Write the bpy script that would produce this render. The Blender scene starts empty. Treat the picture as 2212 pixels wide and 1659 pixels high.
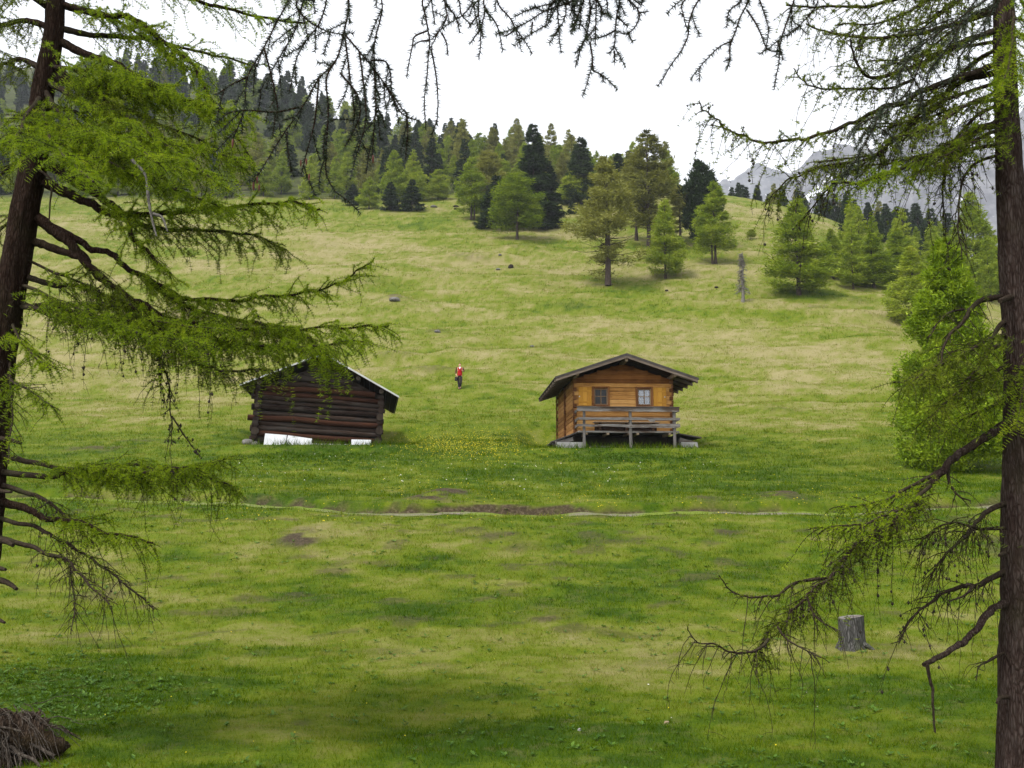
import bpy, math, random
import numpy as np
from mathutils import Vector, Matrix, Euler
rng = np.random.default_rng(11)
random.seed(5)
R = math.radians
S = bpy.context.scene
COL = S.collection

# ------------------------------------------------------------------ camera and rays
FPX, CX, CY, PITCH, EYE = 2080.0, 1106.0, 829.5, R(7.68), 1.7
ct, st = math.cos(PITCH), math.sin(PITCH)
def ray(px, py):
    a = (px - CX) / FPX; b = (CY - py) / FPX
    q = ct - b * st
    return a / q, (st + b * ct) / q          # x and z gained per metre of depth
def at(px, py, Y):
    rx, rz = ray(px, py)
    return np.array([rx * Y, Y, EYE + rz * Y])
def project(p):
    x, y, z = p[0], p[1], p[2] - EYE
    d = y * ct + z * st; u = -y * st + z * ct
    return CX + FPX * x / d, CY - FPX * u / d
cam = bpy.data.cameras.new('camera')
cam.sensor_fit = 'HORIZONTAL'; cam.sensor_width = 36
cam.lens = 36 * FPX / 2212.0
cam.clip_start = 0.05; cam.clip_end = 20000
camo = bpy.data.objects.new('camera', cam); COL.objects.link(camo)
camo.location = (0, 0, EYE); camo.rotation_euler = (R(90) + PITCH, 0, 0)
S.camera = camo

# ------------------------------------------------------------------ numpy noise
_perm = rng.permutation(4096)
_val = rng.random(4096)
def vnoise(x, y):
    xi = np.floor(x).astype(np.int64); yi = np.floor(y).astype(np.int64)
    fx = x - xi; fy = y - yi
    fx = fx * fx * fx * (fx * (fx * 6 - 15) + 10); fy = fy * fy * fy * (fy * (fy * 6 - 15) + 10)
    def h(i, j):
        return _val[_perm[(_perm[i & 4095] + j) & 4095]]
    a = h(xi, yi); b = h(xi + 1, yi); c = h(xi, yi + 1); d = h(xi + 1, yi + 1)
    return (a * (1 - fx) + b * fx) * (1 - fy) + (c * (1 - fx) + d * fx) * fy
def fbm(x, y, o=4, g=0.5):
    s = 0; a = 1; t = 0
    x = np.asarray(x, float); y = np.asarray(y, float)
    for k in range(o):
        s = s + a * vnoise(x + 17.3 * k, y - 9.1 * k); t += a
        x = x * 2.03; y = y * 2.03; a *= g
    return s / t                               # 0..1, mean .5
def sstep(a, b, x):
    t = np.clip((x - a) / (b - a), 0, 1)
    return t * t * (3 - 2 * t)

# ------------------------------------------------------------------ terrain
_py = np.array([-90, 0, 7, 12, 17, 23, 33, 40, 51, 63, 85, 108, 130, 150, 170, 200, 270, 300, 400, 600, 1400], float)
_pz = np.array([0, 0, 0, .05, .62, 1.7, 3.25, 4.46, 6.85, 9.87, 17.9, 28, 38.1, 47.4, 57, 71.2, 105.7, 121.7, 188, 320, 760], float)
_pd = np.gradient(_pz, _py)
_sl = np.diff(_pz) / np.diff(_py)
for k in range(1, len(_py) - 1):
    _pd[k] = 0 if _sl[k-1] * _sl[k] <= 0 else 2 / (1 / _sl[k-1] + 1 / _sl[k])
_pd[0] = 0
def prof(y):
    y = np.clip(y, _py[0], _py[-1])
    i = np.clip(np.searchsorted(_py, y, side='right') - 1, 0, len(_py) - 2)
    h = _py[i+1] - _py[i]; t = (y - _py[i]) / h
    return ((2*t**3 - 3*t**2 + 1) * _pz[i] + (t**3 - 2*t**2 + t) * h * _pd[i]
            + (-2*t**3 + 3*t**2) * _pz[i+1] + (t**3 - t**2) * h * _pd[i+1])
PATH_PX = [(-900, 1070), (-300, 1072), (200, 1074), (480, 1081), (640, 1092), (760, 1103), (880, 1110), (1000, 1106), (1200, 1108),
           (1450, 1108), (1800, 1106), (2160, 1092), (2700, 1085), (3300, 1080)]
def base_height(x, y):
    x = np.asarray(x, float); y = np.asarray(y, float)
    h = prof(y)
    c = np.interp(x, [-500, -160, -90, -14, 12, 30, 48, 70, 400], [290, 206, 170, 118, 97, 83.5, 81, 81, 81])
    k = 5.0
    m = np.minimum(h, c)
    h = m - k * np.log(np.exp(-(h - m) / k) + np.exp(-(c - m) / k))
    f = np.where(x < 110, .0045 * np.maximum(0, x - 30) ** 2, 28.8 + .72 * (x - 110))
    f = 60 * np.tanh(f / 60) * sstep(30, 95, y)
    h = h - f - np.maximum(0, y - 222) * .16 * sstep(12, 45, x)
    return h
def _flat_hit(px, py):
    Y = np.geomspace(4, 600, 3000)
    rx, rz = ray(px, py)
    d = EYE + rz * Y - base_height(rx * Y, Y)
    i = np.nonzero(d < 0)[0]
    return (rx * Y[i[0]], Y[i[0]]) if len(i) else None
_pp = np.array([_flat_hit(*p) for p in PATH_PX])
def ypath(x):
    return np.interp(x, _pp[:, 0], _pp[:, 1]) + .18 * (fbm(np.asarray(x, float) * .35, np.zeros_like(np.asarray(x, float)) + 3.3, 3) - .5)
# bare earth: (view px, view py, half width m, half depth m, strength, mound m)
SOIL_PX = [(960, 1078, .75, 1.5, .75, .16), (1000, 1068, .5, .9, .6, .05), (905, 1090, .5, .5, .5, .03), (640, 1165, .38, .8, .75, .05), (655, 1180, .3, .5, .6, .03),
           (735, 1220, .3, .5, .35, 0), (1690, 1083, .55, 1.3, .6, .10), (1515, 1090, .45, .9, .5, .07),
           (1580, 1148, .35, .5, .45, 0), (1530, 1145, .4, .4, .4, 0), (1060, 1165, .5, .5, .5, 0), (1120, 1185, .5, .4, .35, 0),
           (985, 1150, .4, .4, .45, 0), (210, 970, 1.6, .8, .55, .10), (300, 955, 1.2, .6, .4, .06),
           (500, 985, .7, .6, .35, .05), (850, 648, 1.6, 1.6, .5, .45), (1105, 577, 1.2, 1.2, .25, .3),
           (945, 716, 1.2, 1.2, .4, .25), (1430, 740, 1.3, 1.1, .15, .2), (850, 770, 1.4, 1.4, .35, .3),
           (940, 805, 2.0, 1.2, .35, .5), (1310, 618, 2.2, 1.5, .45, .2), (1390, 1165, .5, .3, .3, 0),
           (1690, 890, 1.1, .9, .25, .15), (650, 1550, .10, .2, .3, 0), (1180, 1330, .5, .8, .22, 0),
           (780, 610, 3, 2, .2, .4), (1240, 660, 3, 2, .15, .45), (1010, 560, 3.4, 2.2, .25, .5), (1130, 540, 3, 2, .2, .5),
           (1760, 665, 2.2, 1.6, .25, .3), (1850, 655, 2.0, 1.6, .2, .3)]
SOIL = []
for s in SOIL_PX:
    q = _flat_hit(s[0], s[1])
    if q: SOIL.append((q[0], q[1]) + s[2:])
CABIN = np.array([4.40, 40.0]); BARN = np.array([-8.05, 40.0])
def height(x, y):
    x = np.asarray(x, float); y = np.asarray(y, float)
    h = base_height(x, y)
    # the bank cut above the path
    s = y - ypath(x)
    amp = .10 + .16 * fbm(x * .22, x * 0 + 7.7, 3)
    h = h + amp * sstep(.22, .42, s) * (1 - sstep(.5, 4.5, s)) - .05 * sstep(-.5, -.25, s) * (1 - sstep(.2, .3, s))
    # hummocks and cattle terraces
    slope = sstep(30, 75, y)
    h = h + (fbm(x / 7.5, y / 5.0, 4) - .5) * (.16 + .8 * slope)
    terr = fbm(x / 11.0 + 5, y / 2.6 + .7 * fbm(x / 9, y / 9, 2), 3) - .5
    h = h + terr * .85 * slope
    h = h + (fbm(x / .9, y / .8, 3) - .5) * .10 * (1 - .5 * slope) + (fbm(x / .27, y / .25, 2) - .5) * .035 * (1 - sstep(25, 45, y))
    for (sx, sy, hw, hd, k, m) in SOIL:
        if m > 0:
            h = h + m * np.exp(-((x - sx) / hw) ** 2 - ((y - sy) / hd) ** 2)
    # levelled ground at the huts
    for (p, z0, hw, d0, d1) in ((CABIN, 4.42, 3.0, -1.4, 6.3), (BARN, 4.55, 3.2, -.9, 5.5)):
        w = (1 - sstep(hw, hw + 1.6, np.abs(x - p[0]))) * sstep(d0 - 1.2, d0, y - p[1]) * (1 - sstep(d1, d1 + 2.5, y - p[1]))
        h = h * (1 - w) + (z0 + (y - p[1]) * .07) * w
    return h
def hz(x, y):
    return float(height(np.array([x]), np.array([y]))[0])
def hit(px, py, far=600):
    Y = np.geomspace(3.5, far, 420)
    rx, rz = ray(px, py)
    i = np.nonzero(EYE + rz * Y - height(rx * Y, Y) < 0)[0]
    if not len(i) or i[0] == 0: return None
    Y = np.linspace(Y[i[0] - 1], Y[i[0]], 40)
    i = np.nonzero(EYE + rz * Y - height(rx * Y, Y) < 0)[0]
    y = Y[i[0]] if len(i) else Y[-1]
    return np.array([rx * y, y, hz(rx * y, y)])
def hits(px, py, y0=4, y1=120):
    """the same for many pixels at once (near ground only)"""
    rx, rz = ray(np.asarray(px, float), np.asarray(py, float))
    lo = np.full(len(rx), float(y0)); hi = np.full(len(rx), np.nan)
    for Y in np.geomspace(y0, y1, 60)[1:]:
        m = np.isnan(hi)
        if not m.any(): break
        under = EYE + rz * Y - height(rx * Y, np.full(len(rx), Y)) < 0
        hi = np.where(m & under, Y, hi); lo = np.where(np.isnan(hi), Y, lo)
    ok = ~np.isnan(hi); rx, rz, lo, hi = rx[ok], rz[ok], lo[ok], hi[ok]
    for _ in range(12):
        md = (lo + hi) / 2; u = EYE + rz * md - height(rx * md, md) < 0
        hi = np.where(u, md, hi); lo = np.where(u, lo, md)
    return np.stack([rx * hi, hi], -1)
def dryness(x, y):
    """how straw-coloured the turf is, larch shade painted in (0 lush .. 1 straw)"""
    x = np.asarray(x, float); y = np.asarray(y, float)
    b = np.interp(y, [4, 8, 10, 13, 17, 21.5, 23, 25, 32, 40, 46, 55, 70, 100, 140, 200], [.10, .14, .25, .33, .36, .34, .33, .29, .25, .28, .41, .53, .62, .67, .62, .56])
    big = fbm(x / 6.5 + 3, y / 4.0, 4) - .5
    s = sstep(35, 80, y)
    huge = fbm(x / (16 + 12 * s) + 40, y / (7 + 6 * s), 3) - .5
    terr = fbm(x / 11.0 + 5, y / 2.6 + .7 * fbm(x / 9, y / 9, 2), 3) - .5
    med = fbm(x / 1.6 + 9, y / 1.1, 3) - .5
    fine = fbm(x / .42 + 70, y / .34, 3) - .5
    d = b + big * (.40 + .2 * s) + huge * (.24 + .24 * s) + terr * .30 * s + med * .60 + fine * .62
    for (cx, cy, rx_, ry_, k) in DRY_SHADE_SPOT:
        d = d + k * np.exp(-((x - cx) / rx_) ** 2 - ((y - cy) / ry_) ** 2)
    return np.clip(d, 0, 1)
DRY_SHADE_SPOT = []  # turf tints; greener spots under the larches paint in their soft shadow
for (px, py, rx_, ry_, k) in [(800, 530, 6, 4.5, .5), (690, 520, 5, 3, .3), (1050, 560, 6, 5, .2), (1650, 458, 10, 8, .4), (1330, 700, 6, 4, .2),
                              (1500, 700, 7, 3, .25), (1900, 690, 5, 3, .2), (560, 590, 6, 3, -.25), (860, 480, 6, 4, -.2), (1310, 630, 5, 3, -.35),
                              (1750, 640, 6, 3, -.3), (1850, 735, 6, 3, -.3), (700, 980, 3, 2.5, -.25), (1340, 985, 3, 2.0, -.25), (1350, 905, 5, 3, .12),
                              (120, 1480, 1.6, 1.6, -.35), (1250, 1560, 1.5, 1.0, -.2), (1900, 1500, 1.6, 1.2, -.2), (1150, 1400, 2.2, 1.2, .18),
                              (900, 1330, 1.8, 1.4, -.1), (1050, 960, 3, 2.5, -.1), (1600, 900, 5, 3, .12)]:
    q = _flat_hit(px, py)
    DRY_SHADE_SPOT.append((q[0], q[1], rx_, ry_, k))
def soilness(x, y):
    x = np.asarray(x, float); y = np.asarray(y, float)
    s = y - ypath(x)
    n = fbm(x / .35, y / .35, 3)
    mid = np.exp(-((x - .1) / 2.3) ** 4)
    wide = .20 + .20 * mid * fbm(x * 1.6, x * 0 + 4, 2)
    rag = fbm(x * 1.1, y * 5.0 + 11, 4)
    v = 1.3 * sstep(.12, .17, s) * (1 - sstep(wide, wide + .10, s)) * sstep(.34, .62, .6 * rag + .4 * n + .20 * mid)
    for (sx, sy, hw, hd, k, m) in SOIL:
        g = np.exp(-((x - sx) / hw) ** 2 - ((y - sy) / hd) ** 2)
        v = v + k * 1.6 * g * sstep(.40, .60, n + .25 * g - .1)
    v = v + .9 * sstep(.66, .76, fbm(x / .8 + 50, y / .6, 3)) * sstep(9, 14, y) * (1 - sstep(24, 30, y)) * .6
    return np.clip(v, 0, 1)

# ------------------------------------------------------------------ mesh builder
class MB:
    def __init__(self):
        self.v = []; self.f = []; self.n = 0
    def add(self, verts, faces, mat=0, smooth=True):
        verts = np.asarray(verts, np.float32).reshape(-1, 3)
        faces = np.asarray(faces, np.int32)
        self.v.append(verts); self.f.append((faces + self.n, mat, smooth)); self.n += len(verts)
    def raw(self, verts, polys, mat=0, smooth=False):
        """polys: list of index lists of any length"""
        byk = {}
        for p in polys: byk.setdefault(len(p), []).append(p)
        verts = np.asarray(verts, np.float32).reshape(-1, 3)
        self.v.append(verts)
        for k, l in byk.items(): self.f.append((np.array(l, np.int32) + self.n, mat, smooth))
        self.n += len(verts)
    def box(self, c, s, rot=None, mat=0, jit=0.0):
        x, y, z = s[0] / 2, s[1] / 2, s[2] / 2
        b = min(.012, .18 * min(s))
        V = []
        for sx in (-1, 1):
            for sy in (-1, 1):
                for sz in (-1, 1):
                    V += [(sx * (x - b), sy * (y - b), sz * z), (sx * (x - b), sy * y, sz * (z - b)), (sx * x, sy * (y - b), sz * (z - b))]
        V = np.array(V, float)
        if jit: V += (rng.random((8, 1, 3)).repeat(3, axis=1).reshape(24, 3) - .5) * 2 * jit
        if rot is not None:
            m = np.array(Euler(rot).to_matrix()); V = V @ m.T
        V += np.array(c, float)
        def i(sx, sy, sz, k): return ((sx > 0) * 4 + (sy > 0) * 2 + (sz > 0)) * 3 + k
        P = []
        for sz in (-1, 1):
            q = [i(-1, -1, sz, 0), i(1, -1, sz, 0), i(1, 1, sz, 0), i(-1, 1, sz, 0)]; P.append(q if sz > 0 else q[::-1])
        for sy in (-1, 1):
            q = [i(-1, sy, -1, 1), i(1, sy, -1, 1), i(1, sy, 1, 1), i(-1, sy, 1, 1)]; P.append(q if sy < 0 else q[::-1])
        for sx in (-1, 1):
            q = [i(sx, -1, -1, 2), i(sx, 1, -1, 2), i(sx, 1, 1, 2), i(sx, -1, 1, 2)]; P.append(q if sx > 0 else q[::-1])
        for sx in (-1, 1):
            for sy in (-1, 1):
                q = [i(sx, sy, -1, 1), i(sx, sy, -1, 2), i(sx, sy, 1, 2), i(sx, sy, 1, 1)]; P.append(q if sx * sy > 0 else q[::-1])
            for sz in (-1, 1):
                q = [i(sx, -1, sz, 0), i(sx, -1, sz, 2), i(sx, 1, sz, 2), i(sx, 1, sz, 0)]; P.append(q if sx * sz > 0 else q[::-1])
        for sy in (-1, 1):
            for sz in (-1, 1):
                q = [i(-1, sy, sz, 0), i(-1, sy, sz, 1), i(1, sy, sz, 1), i(1, sy, sz, 0)]; P.append(q if sy * sz < 0 else q[::-1])
        for sx in (-1, 1):
            for sy in (-1, 1):
                for sz in (-1, 1):
                    q = [i(sx, sy, sz, 0), i(sx, sy, sz, 1), i(sx, sy, sz, 2)]; P.append(q if sx * sy * sz < 0 else q[::-1])
        self.raw(V, P, mat)
    def tube(self, path, rad, sides=6, mat=0, cap=True, rough=0.0, smooth=True):
        p = np.asarray(path, float); n = len(p)
        rad = np.broadcast_to(np.asarray(rad, float), (n,)) if np.ndim(rad) else np.full(n, rad)
        t = np.gradient(p, axis=0); t /= np.linalg.norm(t, axis=1)[:, None] + 1e-9
        m = t.mean(0); ref = np.eye(3)[np.argmin(np.abs(m))]
        u = np.cross(t, ref); u /= np.linalg.norm(u, axis=1)[:, None] + 1e-9
        w = np.cross(t, u)
        a = np.arange(sides) * 2 * math.pi / sides
        rr = np.repeat(rad[:, None], sides, 1)
        if rough: rr = rr * (1 + (rng.random((n, sides)) - .5) * 2 * rough)
        V = p[:, None, :] + rr[..., None] * (np.cos(a)[None, :, None] * u[:, None, :] + np.sin(a)[None, :, None] * w[:, None, :])
        i = np.arange(n - 1)[:, None] * sides; j = np.arange(sides)[None, :]; k = (j + 1) % sides
        F = np.stack([i + j, i + k, i + sides + k, i + sides + j], -1).reshape(-1, 4)
        self.add(V.reshape(-1, 3), F, mat, smooth)
        if cap and sides >= 5:
            self.raw(V[0], [list(range(sides))], mat); self.raw(V[-1], [list(range(sides))[::-1]], mat)
    def build(self, name, mats, parent=None, attrs=None):
        me = bpy.data.meshes.new(name)
        V = np.concatenate(self.v).astype(np.float32)
        me.vertices.add(len(V)); me.vertices.foreach_set('co', V.ravel())
        li = []; tot = []; mi = []; sm = []
        for F, m, s in self.f:
            li.append(F.ravel()); tot.append(np.full(len(F), F.shape[1], np.int32))
            mi.append(np.full(len(F), m, np.int32)); sm.append(np.full(len(F), s, bool))
        li = np.concatenate(li).astype(np.int32); tot = np.concatenate(tot); mi = np.concatenate(mi); sm = np.concatenate(sm)
        me.loops.add(len(li)); me.loops.foreach_set('vertex_index', li)
        me.polygons.add(len(tot))
        me.polygons.foreach_set('loop_start', np.concatenate([[0], np.cumsum(tot)[:-1]]).astype(np.int32))
        me.polygons.foreach_set('loop_total', tot)
        me.polygons.foreach_set('material_index', mi)
        me.polygons.foreach_set('use_smooth', sm)
        if attrs:
            for k, a in attrs.items():
                at_ = me.attributes.new(k, 'FLOAT', 'POINT'); at_.data.foreach_set('value', np.asarray(a, np.float32))
        me.update(calc_edges=True); me.validate()
        for m in (mats if isinstance(mats, (list, tuple)) else [mats]): me.materials.append(m)
        o = bpy.data.objects.new(name, me); COL.objects.link(o)
        if parent is not None: o.parent = parent
        return o
def tag(o, label=None, cat=None, group=None, kind=None):
    if label: o['label'] = label
    if cat: o['category'] = cat
    if group: o['group'] = group
    if kind: o['kind'] = kind
    return o
def thing(name, label, cat, loc=(0, 0, 0), rot=(0, 0, 0), group=None):
    o = bpy.data.objects.new(name, None); COL.objects.link(o)
    o.location = tuple(float(q) for q in loc); o.rotation_euler = rot; o.empty_display_size = .3
    return tag(o, label, cat, group)
def dup(root, loc, rotz=0, scale=(1, 1, 1), label=None, cat=None, group=None):
    r = root.copy(); COL.objects.link(r)
    r.location = tuple(float(q) for q in loc); r.rotation_euler = (0, 0, rotz); r.scale = scale
    for ch in list(root.children):
        c = ch.copy(); COL.objects.link(c); c.parent = r
        for g in list(ch.children):
            d = g.copy(); COL.objects.link(d); d.parent = c
    return tag(r, label, cat, group)
def smooth_path(P, n=6):
    P = np.asarray(P, float)
    if len(P) < 3: return np.array([P[0] + (P[-1] - P[0]) * t for t in np.linspace(0, 1, n + 1)])
    Q = np.vstack([2 * P[0] - P[1], P, 2 * P[-1] - P[-2]]); out = []
    for k in range(1, len(Q) - 2):
        a, b, c, d = Q[k-1], Q[k], Q[k+1], Q[k+2]
        for t in np.linspace(0, 1, n, endpoint=False):
            out.append(.5 * (2*b + (c-a)*t + (2*a-5*b+4*c-d)*t*t + (3*b-a-3*c+d)*t**3))
    out.append(P[-1])
    return np.array(out)

# ------------------------------------------------------------------ materials
def newmat(name):
    m = bpy.data.materials.new(name); m.use_nodes = True
    nt = m.node_tree
    for n in list(nt.nodes): nt.nodes.remove(n)
    out = nt.nodes.new('ShaderNodeOutputMaterial')
    return m, nt, out
def N(nt, typ, **kw):
    n = nt.nodes.new(typ)
    for k, v in kw.items():
        if k.startswith('i_'):
            n.inputs[k[2:].replace('_', ' ')].default_value = v
        else: setattr(n, k, v)
    return n
def ramp(nt, fac, stops):
    r = nt.nodes.new('ShaderNodeValToRGB'); e = r.color_ramp.elements
    while len(e) > 1: e.remove(e[-1])
    e[0].position = stops[0][0]; e[0].color = tuple(stops[0][1]) + (1,)
    for p, c in stops[1:]:
        q = e.new(p); q.color = tuple(c) + (1,)
    nt.links.new(fac, r.inputs[0]); return r.outputs[0]
def mathn(nt, op, a, b=None, clamp=False):
    n = nt.nodes.new('ShaderNodeMath'); n.operation = op; n.use_clamp = clamp
    for i, q in enumerate((a, b)):
        if q is None: continue
        if isinstance(q, (int, float)): n.inputs[i].default_value = q
        else: nt.links.new(q, n.inputs[i])
    return n.outputs[0]
def noise(nt, vec, scale, detail=4, rough=.55, dist=0.0):
    n = N(nt, 'ShaderNodeTexNoise'); n.inputs['Scale'].default_value = scale; n.inputs['Detail'].default_value = detail
    n.inputs['Roughness'].default_value = rough; n.inputs['Distortion'].default_value = dist
    if vec is not None: nt.links.new(vec, n.inputs['Vector'])
    return n.outputs[0]
def coords(nt, kind='Object', scale=None, rot=None):
    t = nt.nodes.new('ShaderNodeTexCoord'); v = t.outputs[kind]
    if scale is not None:
        m = nt.nodes.new('ShaderNodeMapping'); m.inputs['Scale'].default_value = scale
        if rot: m.inputs['Rotation'].default_value = rot
        nt.links.new(v, m.inputs['Vector']); v = m.outputs[0]
    return v
def mixc(nt, fac, a, b, mode='MIX'):
    n = nt.nodes.new('ShaderNodeMix'); n.data_type = 'RGBA'; n.blend_type = mode
    if isinstance(fac, (int, float)): n.inputs[0].default_value = fac
    else: nt.links.new(fac, n.inputs[0])
    for i, q in ((6, a), (7, b)):
        if isinstance(q, tuple): n.inputs[i].default_value = q + (1,) if len(q) == 3 else q
        else: nt.links.new(q, n.inputs[i])
    return n.outputs[2]
def bsdf(nt, out, color, rough=.85, spec=.25, bump=None, bstr=.4, bdist=.02, metal=0):
    p = nt.nodes.new('ShaderNodeBsdfPrincipled')
    if isinstance(color, tuple): p.inputs['Base Color'].default_value = color + (1,)
    else: nt.links.new(color, p.inputs['Base Color'])
    if isinstance(rough, (int, float)): p.inputs['Roughness'].default_value = rough
    else: nt.links.new(rough, p.inputs['Roughness'])
    p.inputs['Specular IOR Level'].default_value = spec; p.inputs['Metallic'].default_value = metal
    if bump is not None:
        b = nt.nodes.new('ShaderNodeBump'); b.inputs['Strength'].default_value = bstr; b.inputs['Distance'].default_value = bdist
        nt.links.new(bump, b.inputs['Height']); nt.links.new(b.outputs[0], p.inputs['Normal'])
    nt.links.new(p.outputs[0], out.inputs[0])
    return p
def leafmat(name, stops, trans=.35, objvar=.0, scale=.6, spec=.2, islvar=.6, tone=False):
    """thin foliage: colour varies by leaf, by clump and by plant"""
    m, nt, out = newmat(name)
    g = nt.nodes.new('ShaderNodeNewGeometry')
    v = coords(nt, 'Object')
    r_ = N(nt, 'ShaderNodeAttribute', attribute_name='tone').outputs['Fac'] if tone else g.outputs['Random Per Island']
    cl = mathn(nt, 'ADD', mathn(nt, 'MULTIPLY', mathn(nt, 'SUBTRACT', noise(nt, v, scale, 3), .5), 2.2), .5)      # whole clumps lighter or darker
    f = mathn(nt, 'ADD', mathn(nt, 'MULTIPLY', r_, islvar), mathn(nt, 'MULTIPLY', cl, 1 - islvar))
    if objvar:
        oi = nt.nodes.new('ShaderNodeObjectInfo')
        f = mathn(nt, 'ADD', f, mathn(nt, 'MULTIPLY', mathn(nt, 'SUBTRACT', oi.outputs['Random'], .5), objvar))
    c = ramp(nt, f, stops)
    d = nt.nodes.new('ShaderNodeBsdfPrincipled'); nt.links.new(c, d.inputs['Base Color'])
    d.inputs['Roughness'].default_value = .55; d.inputs['Specular IOR Level'].default_value = spec
    t = nt.nodes.new('ShaderNodeBsdfTranslucent')
    nt.links.new(mixc(nt, 1.0, c, (1.0, 1.0, .55), 'MULTIPLY'), t.inputs[0])
    x = nt.nodes.new('ShaderNodeMixShader'); x.inputs[0].default_value = trans
    nt.links.new(d.outputs[0], x.inputs[1]); nt.links.new(t.outputs[0], x.inputs[2]); nt.links.new(x.outputs[0], out.inputs[0])
    return m
def turf_color(nt, dry):
    return ramp(nt, dry, [(0, (.022, .050, .0008)), (.22, (.052, .086, .0015)), (.45, (.088, .114, .005)), (.7, (.136, .138, .034)), (1, (.198, .172, .080))])
# ground
M = {}
m, nt, out = newmat('turf'); M['turf'] = m
v = coords(nt, 'Object')
ad = N(nt, 'ShaderNodeAttribute', attribute_name='dry'); as_ = N(nt, 'ShaderNodeAttribute', attribute_name='soil'); aw = N(nt, 'ShaderNodeAttribute', attribute_name='wood')
n1 = noise(nt, v, 1.1, 3); n2 = noise(nt, v, 7, 4); n3 = noise(nt, v, 45, 3, .7)
d = ad.outputs['Fac']
for n_, k in ((n1, .45), (n2, .5), (n3, .6)):
    d = mathn(nt, 'ADD', d, mathn(nt, 'MULTIPLY', mathn(nt, 'SUBTRACT', n_, .5), k))
c = turf_color(nt, d)
brown = ramp(nt, noise(nt, v, 3.3, 5, .65), [(.52, (0, 0, 0)), (.72, (.5, .5, .5))])
c = mixc(nt, mathn(nt, 'MULTIPLY', brown, .8), c, (.13, .105, .045))
soil = ramp(nt, noise(nt, v, 14, 5, .7), [(.25, (.012, .009, .005)), (.52, (.046, .034, .019)), (.8, (.13, .105, .070))])
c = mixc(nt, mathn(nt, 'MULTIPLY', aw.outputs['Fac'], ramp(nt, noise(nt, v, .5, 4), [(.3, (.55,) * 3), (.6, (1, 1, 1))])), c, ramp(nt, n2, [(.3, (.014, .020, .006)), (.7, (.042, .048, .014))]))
c = mixc(nt, as_.outputs['Fac'], c, soil)
bsdf(nt, out, c, .95, .1, mathn(nt, 'ADD', n2, mathn(nt, 'MULTIPLY', n3, .7)), .7, .06)
# grass blades: colour by the same map carried on the blades
m, nt, out = newmat('grass_blade'); M['blade'] = m
ad = N(nt, 'ShaderNodeAttribute', attribute_name='dry')
g = nt.nodes.new('ShaderNodeNewGeometry')
d = mathn(nt, 'ADD', ad.outputs['Fac'], mathn(nt, 'MULTIPLY', mathn(nt, 'SUBTRACT', g.outputs['Random Per Island'], .5), .55))
c = turf_color(nt, d)
di = nt.nodes.new('ShaderNodeBsdfDiffuse'); tr = nt.nodes.new('ShaderNodeBsdfTranslucent'); mx = nt.nodes.new('ShaderNodeMixShader')
nt.links.new(mixc(nt, 1.0, c, (1.25, 1.25, 1.1), 'MULTIPLY'), di.inputs[0]); nt.links.new(mixc(nt, 1.0, c, (1.5, 1.5, .8), 'MULTIPLY'), tr.inputs[0]); mx.inputs[0].default_value = .4
nt.links.new(di.outputs[0], mx.inputs[1]); nt.links.new(tr.outputs[0], mx.inputs[2]); nt.links.new(mx.outputs[0], out.inputs[0])
# path
m, nt, out = newmat('path_gravel'); M['path'] = m
v = coords(nt, 'Object'); n2 = noise(nt, v, 6, 5, .7); n3 = noise(nt, v, 40, 3, .7)
c = ramp(nt, n3, [(.2, (.05, .040, .028)), (.5, (.12, .105, .078)), (.8, (.25, .23, .195))])
ag = N(nt, 'ShaderNodeAttribute', attribute_name='grassy')
f = mathn(nt, 'ADD', ag.outputs['Fac'], mathn(nt, 'MULTIPLY', mathn(nt, 'SUBTRACT', n2, .5), 1.6), True)
c = mixc(nt, f, c, (.10, .135, .018))
bsdf(nt, out, c, .95, .1, n3, .6, .03)

M['larch_near'] = leafmat('larch_needles_near', [(.0, (.055, .090, .003)), (.35, (.140, .215, .005)), (.7, (.235, .320, .010)), (1, (.36, .41, .03))], .48, 0, 2.6, .2, .55, True)
M['larch_backlit'] = leafmat('larch_needles_backlit', [(.0, (.036, .054, .003)), (.35, (.095, .132, .006)), (.7, (.165, .210, .012)), (1, (.26, .29, .03))], .36, 0, 2.6, .2, .55, True)  # duller copy of the near needles; backlit darkness is put into the colour
M['larch_far'] = leafmat('larch_foliage', [(.0, (.060, .095, .006)), (.35, (.140, .200, .010)), (.65, (.235, .295, .022)), (1, (.35, .38, .055))], .35, .35, 1.0, .1, .3)
M['larch_big'] = leafmat('larch_foliage_near', [(.0, (.040, .072, .003)), (.35, (.115, .185, .007)), (.65, (.215, .300, .014)), (1, (.35, .42, .035))], .35, 0, 1.6, .1, .4)
M['larch_brown'] = leafmat('larch_foliage_budding', [(.0, (.070, .075, .016)), (.35, (.135, .140, .028)), (.65, (.205, .210, .045)), (1, (.27, .265, .07))], .3, .35, 1.0, .1, .3)
M['spruce_far'] = leafmat('spruce_foliage', [(.0, (.006, .012, .003)), (.4, (.015, .030, .007)), (.7, (.030, .052, .012)), (1, (.052, .080, .020))], .15, .3, 1.1, .1, .35)
M['spruce_near'] = leafmat('spruce_needles', [(.0, (.006, .012, .005)), (.5, (.016, .028, .011)), (1, (.048, .066, .032))], .10, 0, 6, .45, .6)

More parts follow.
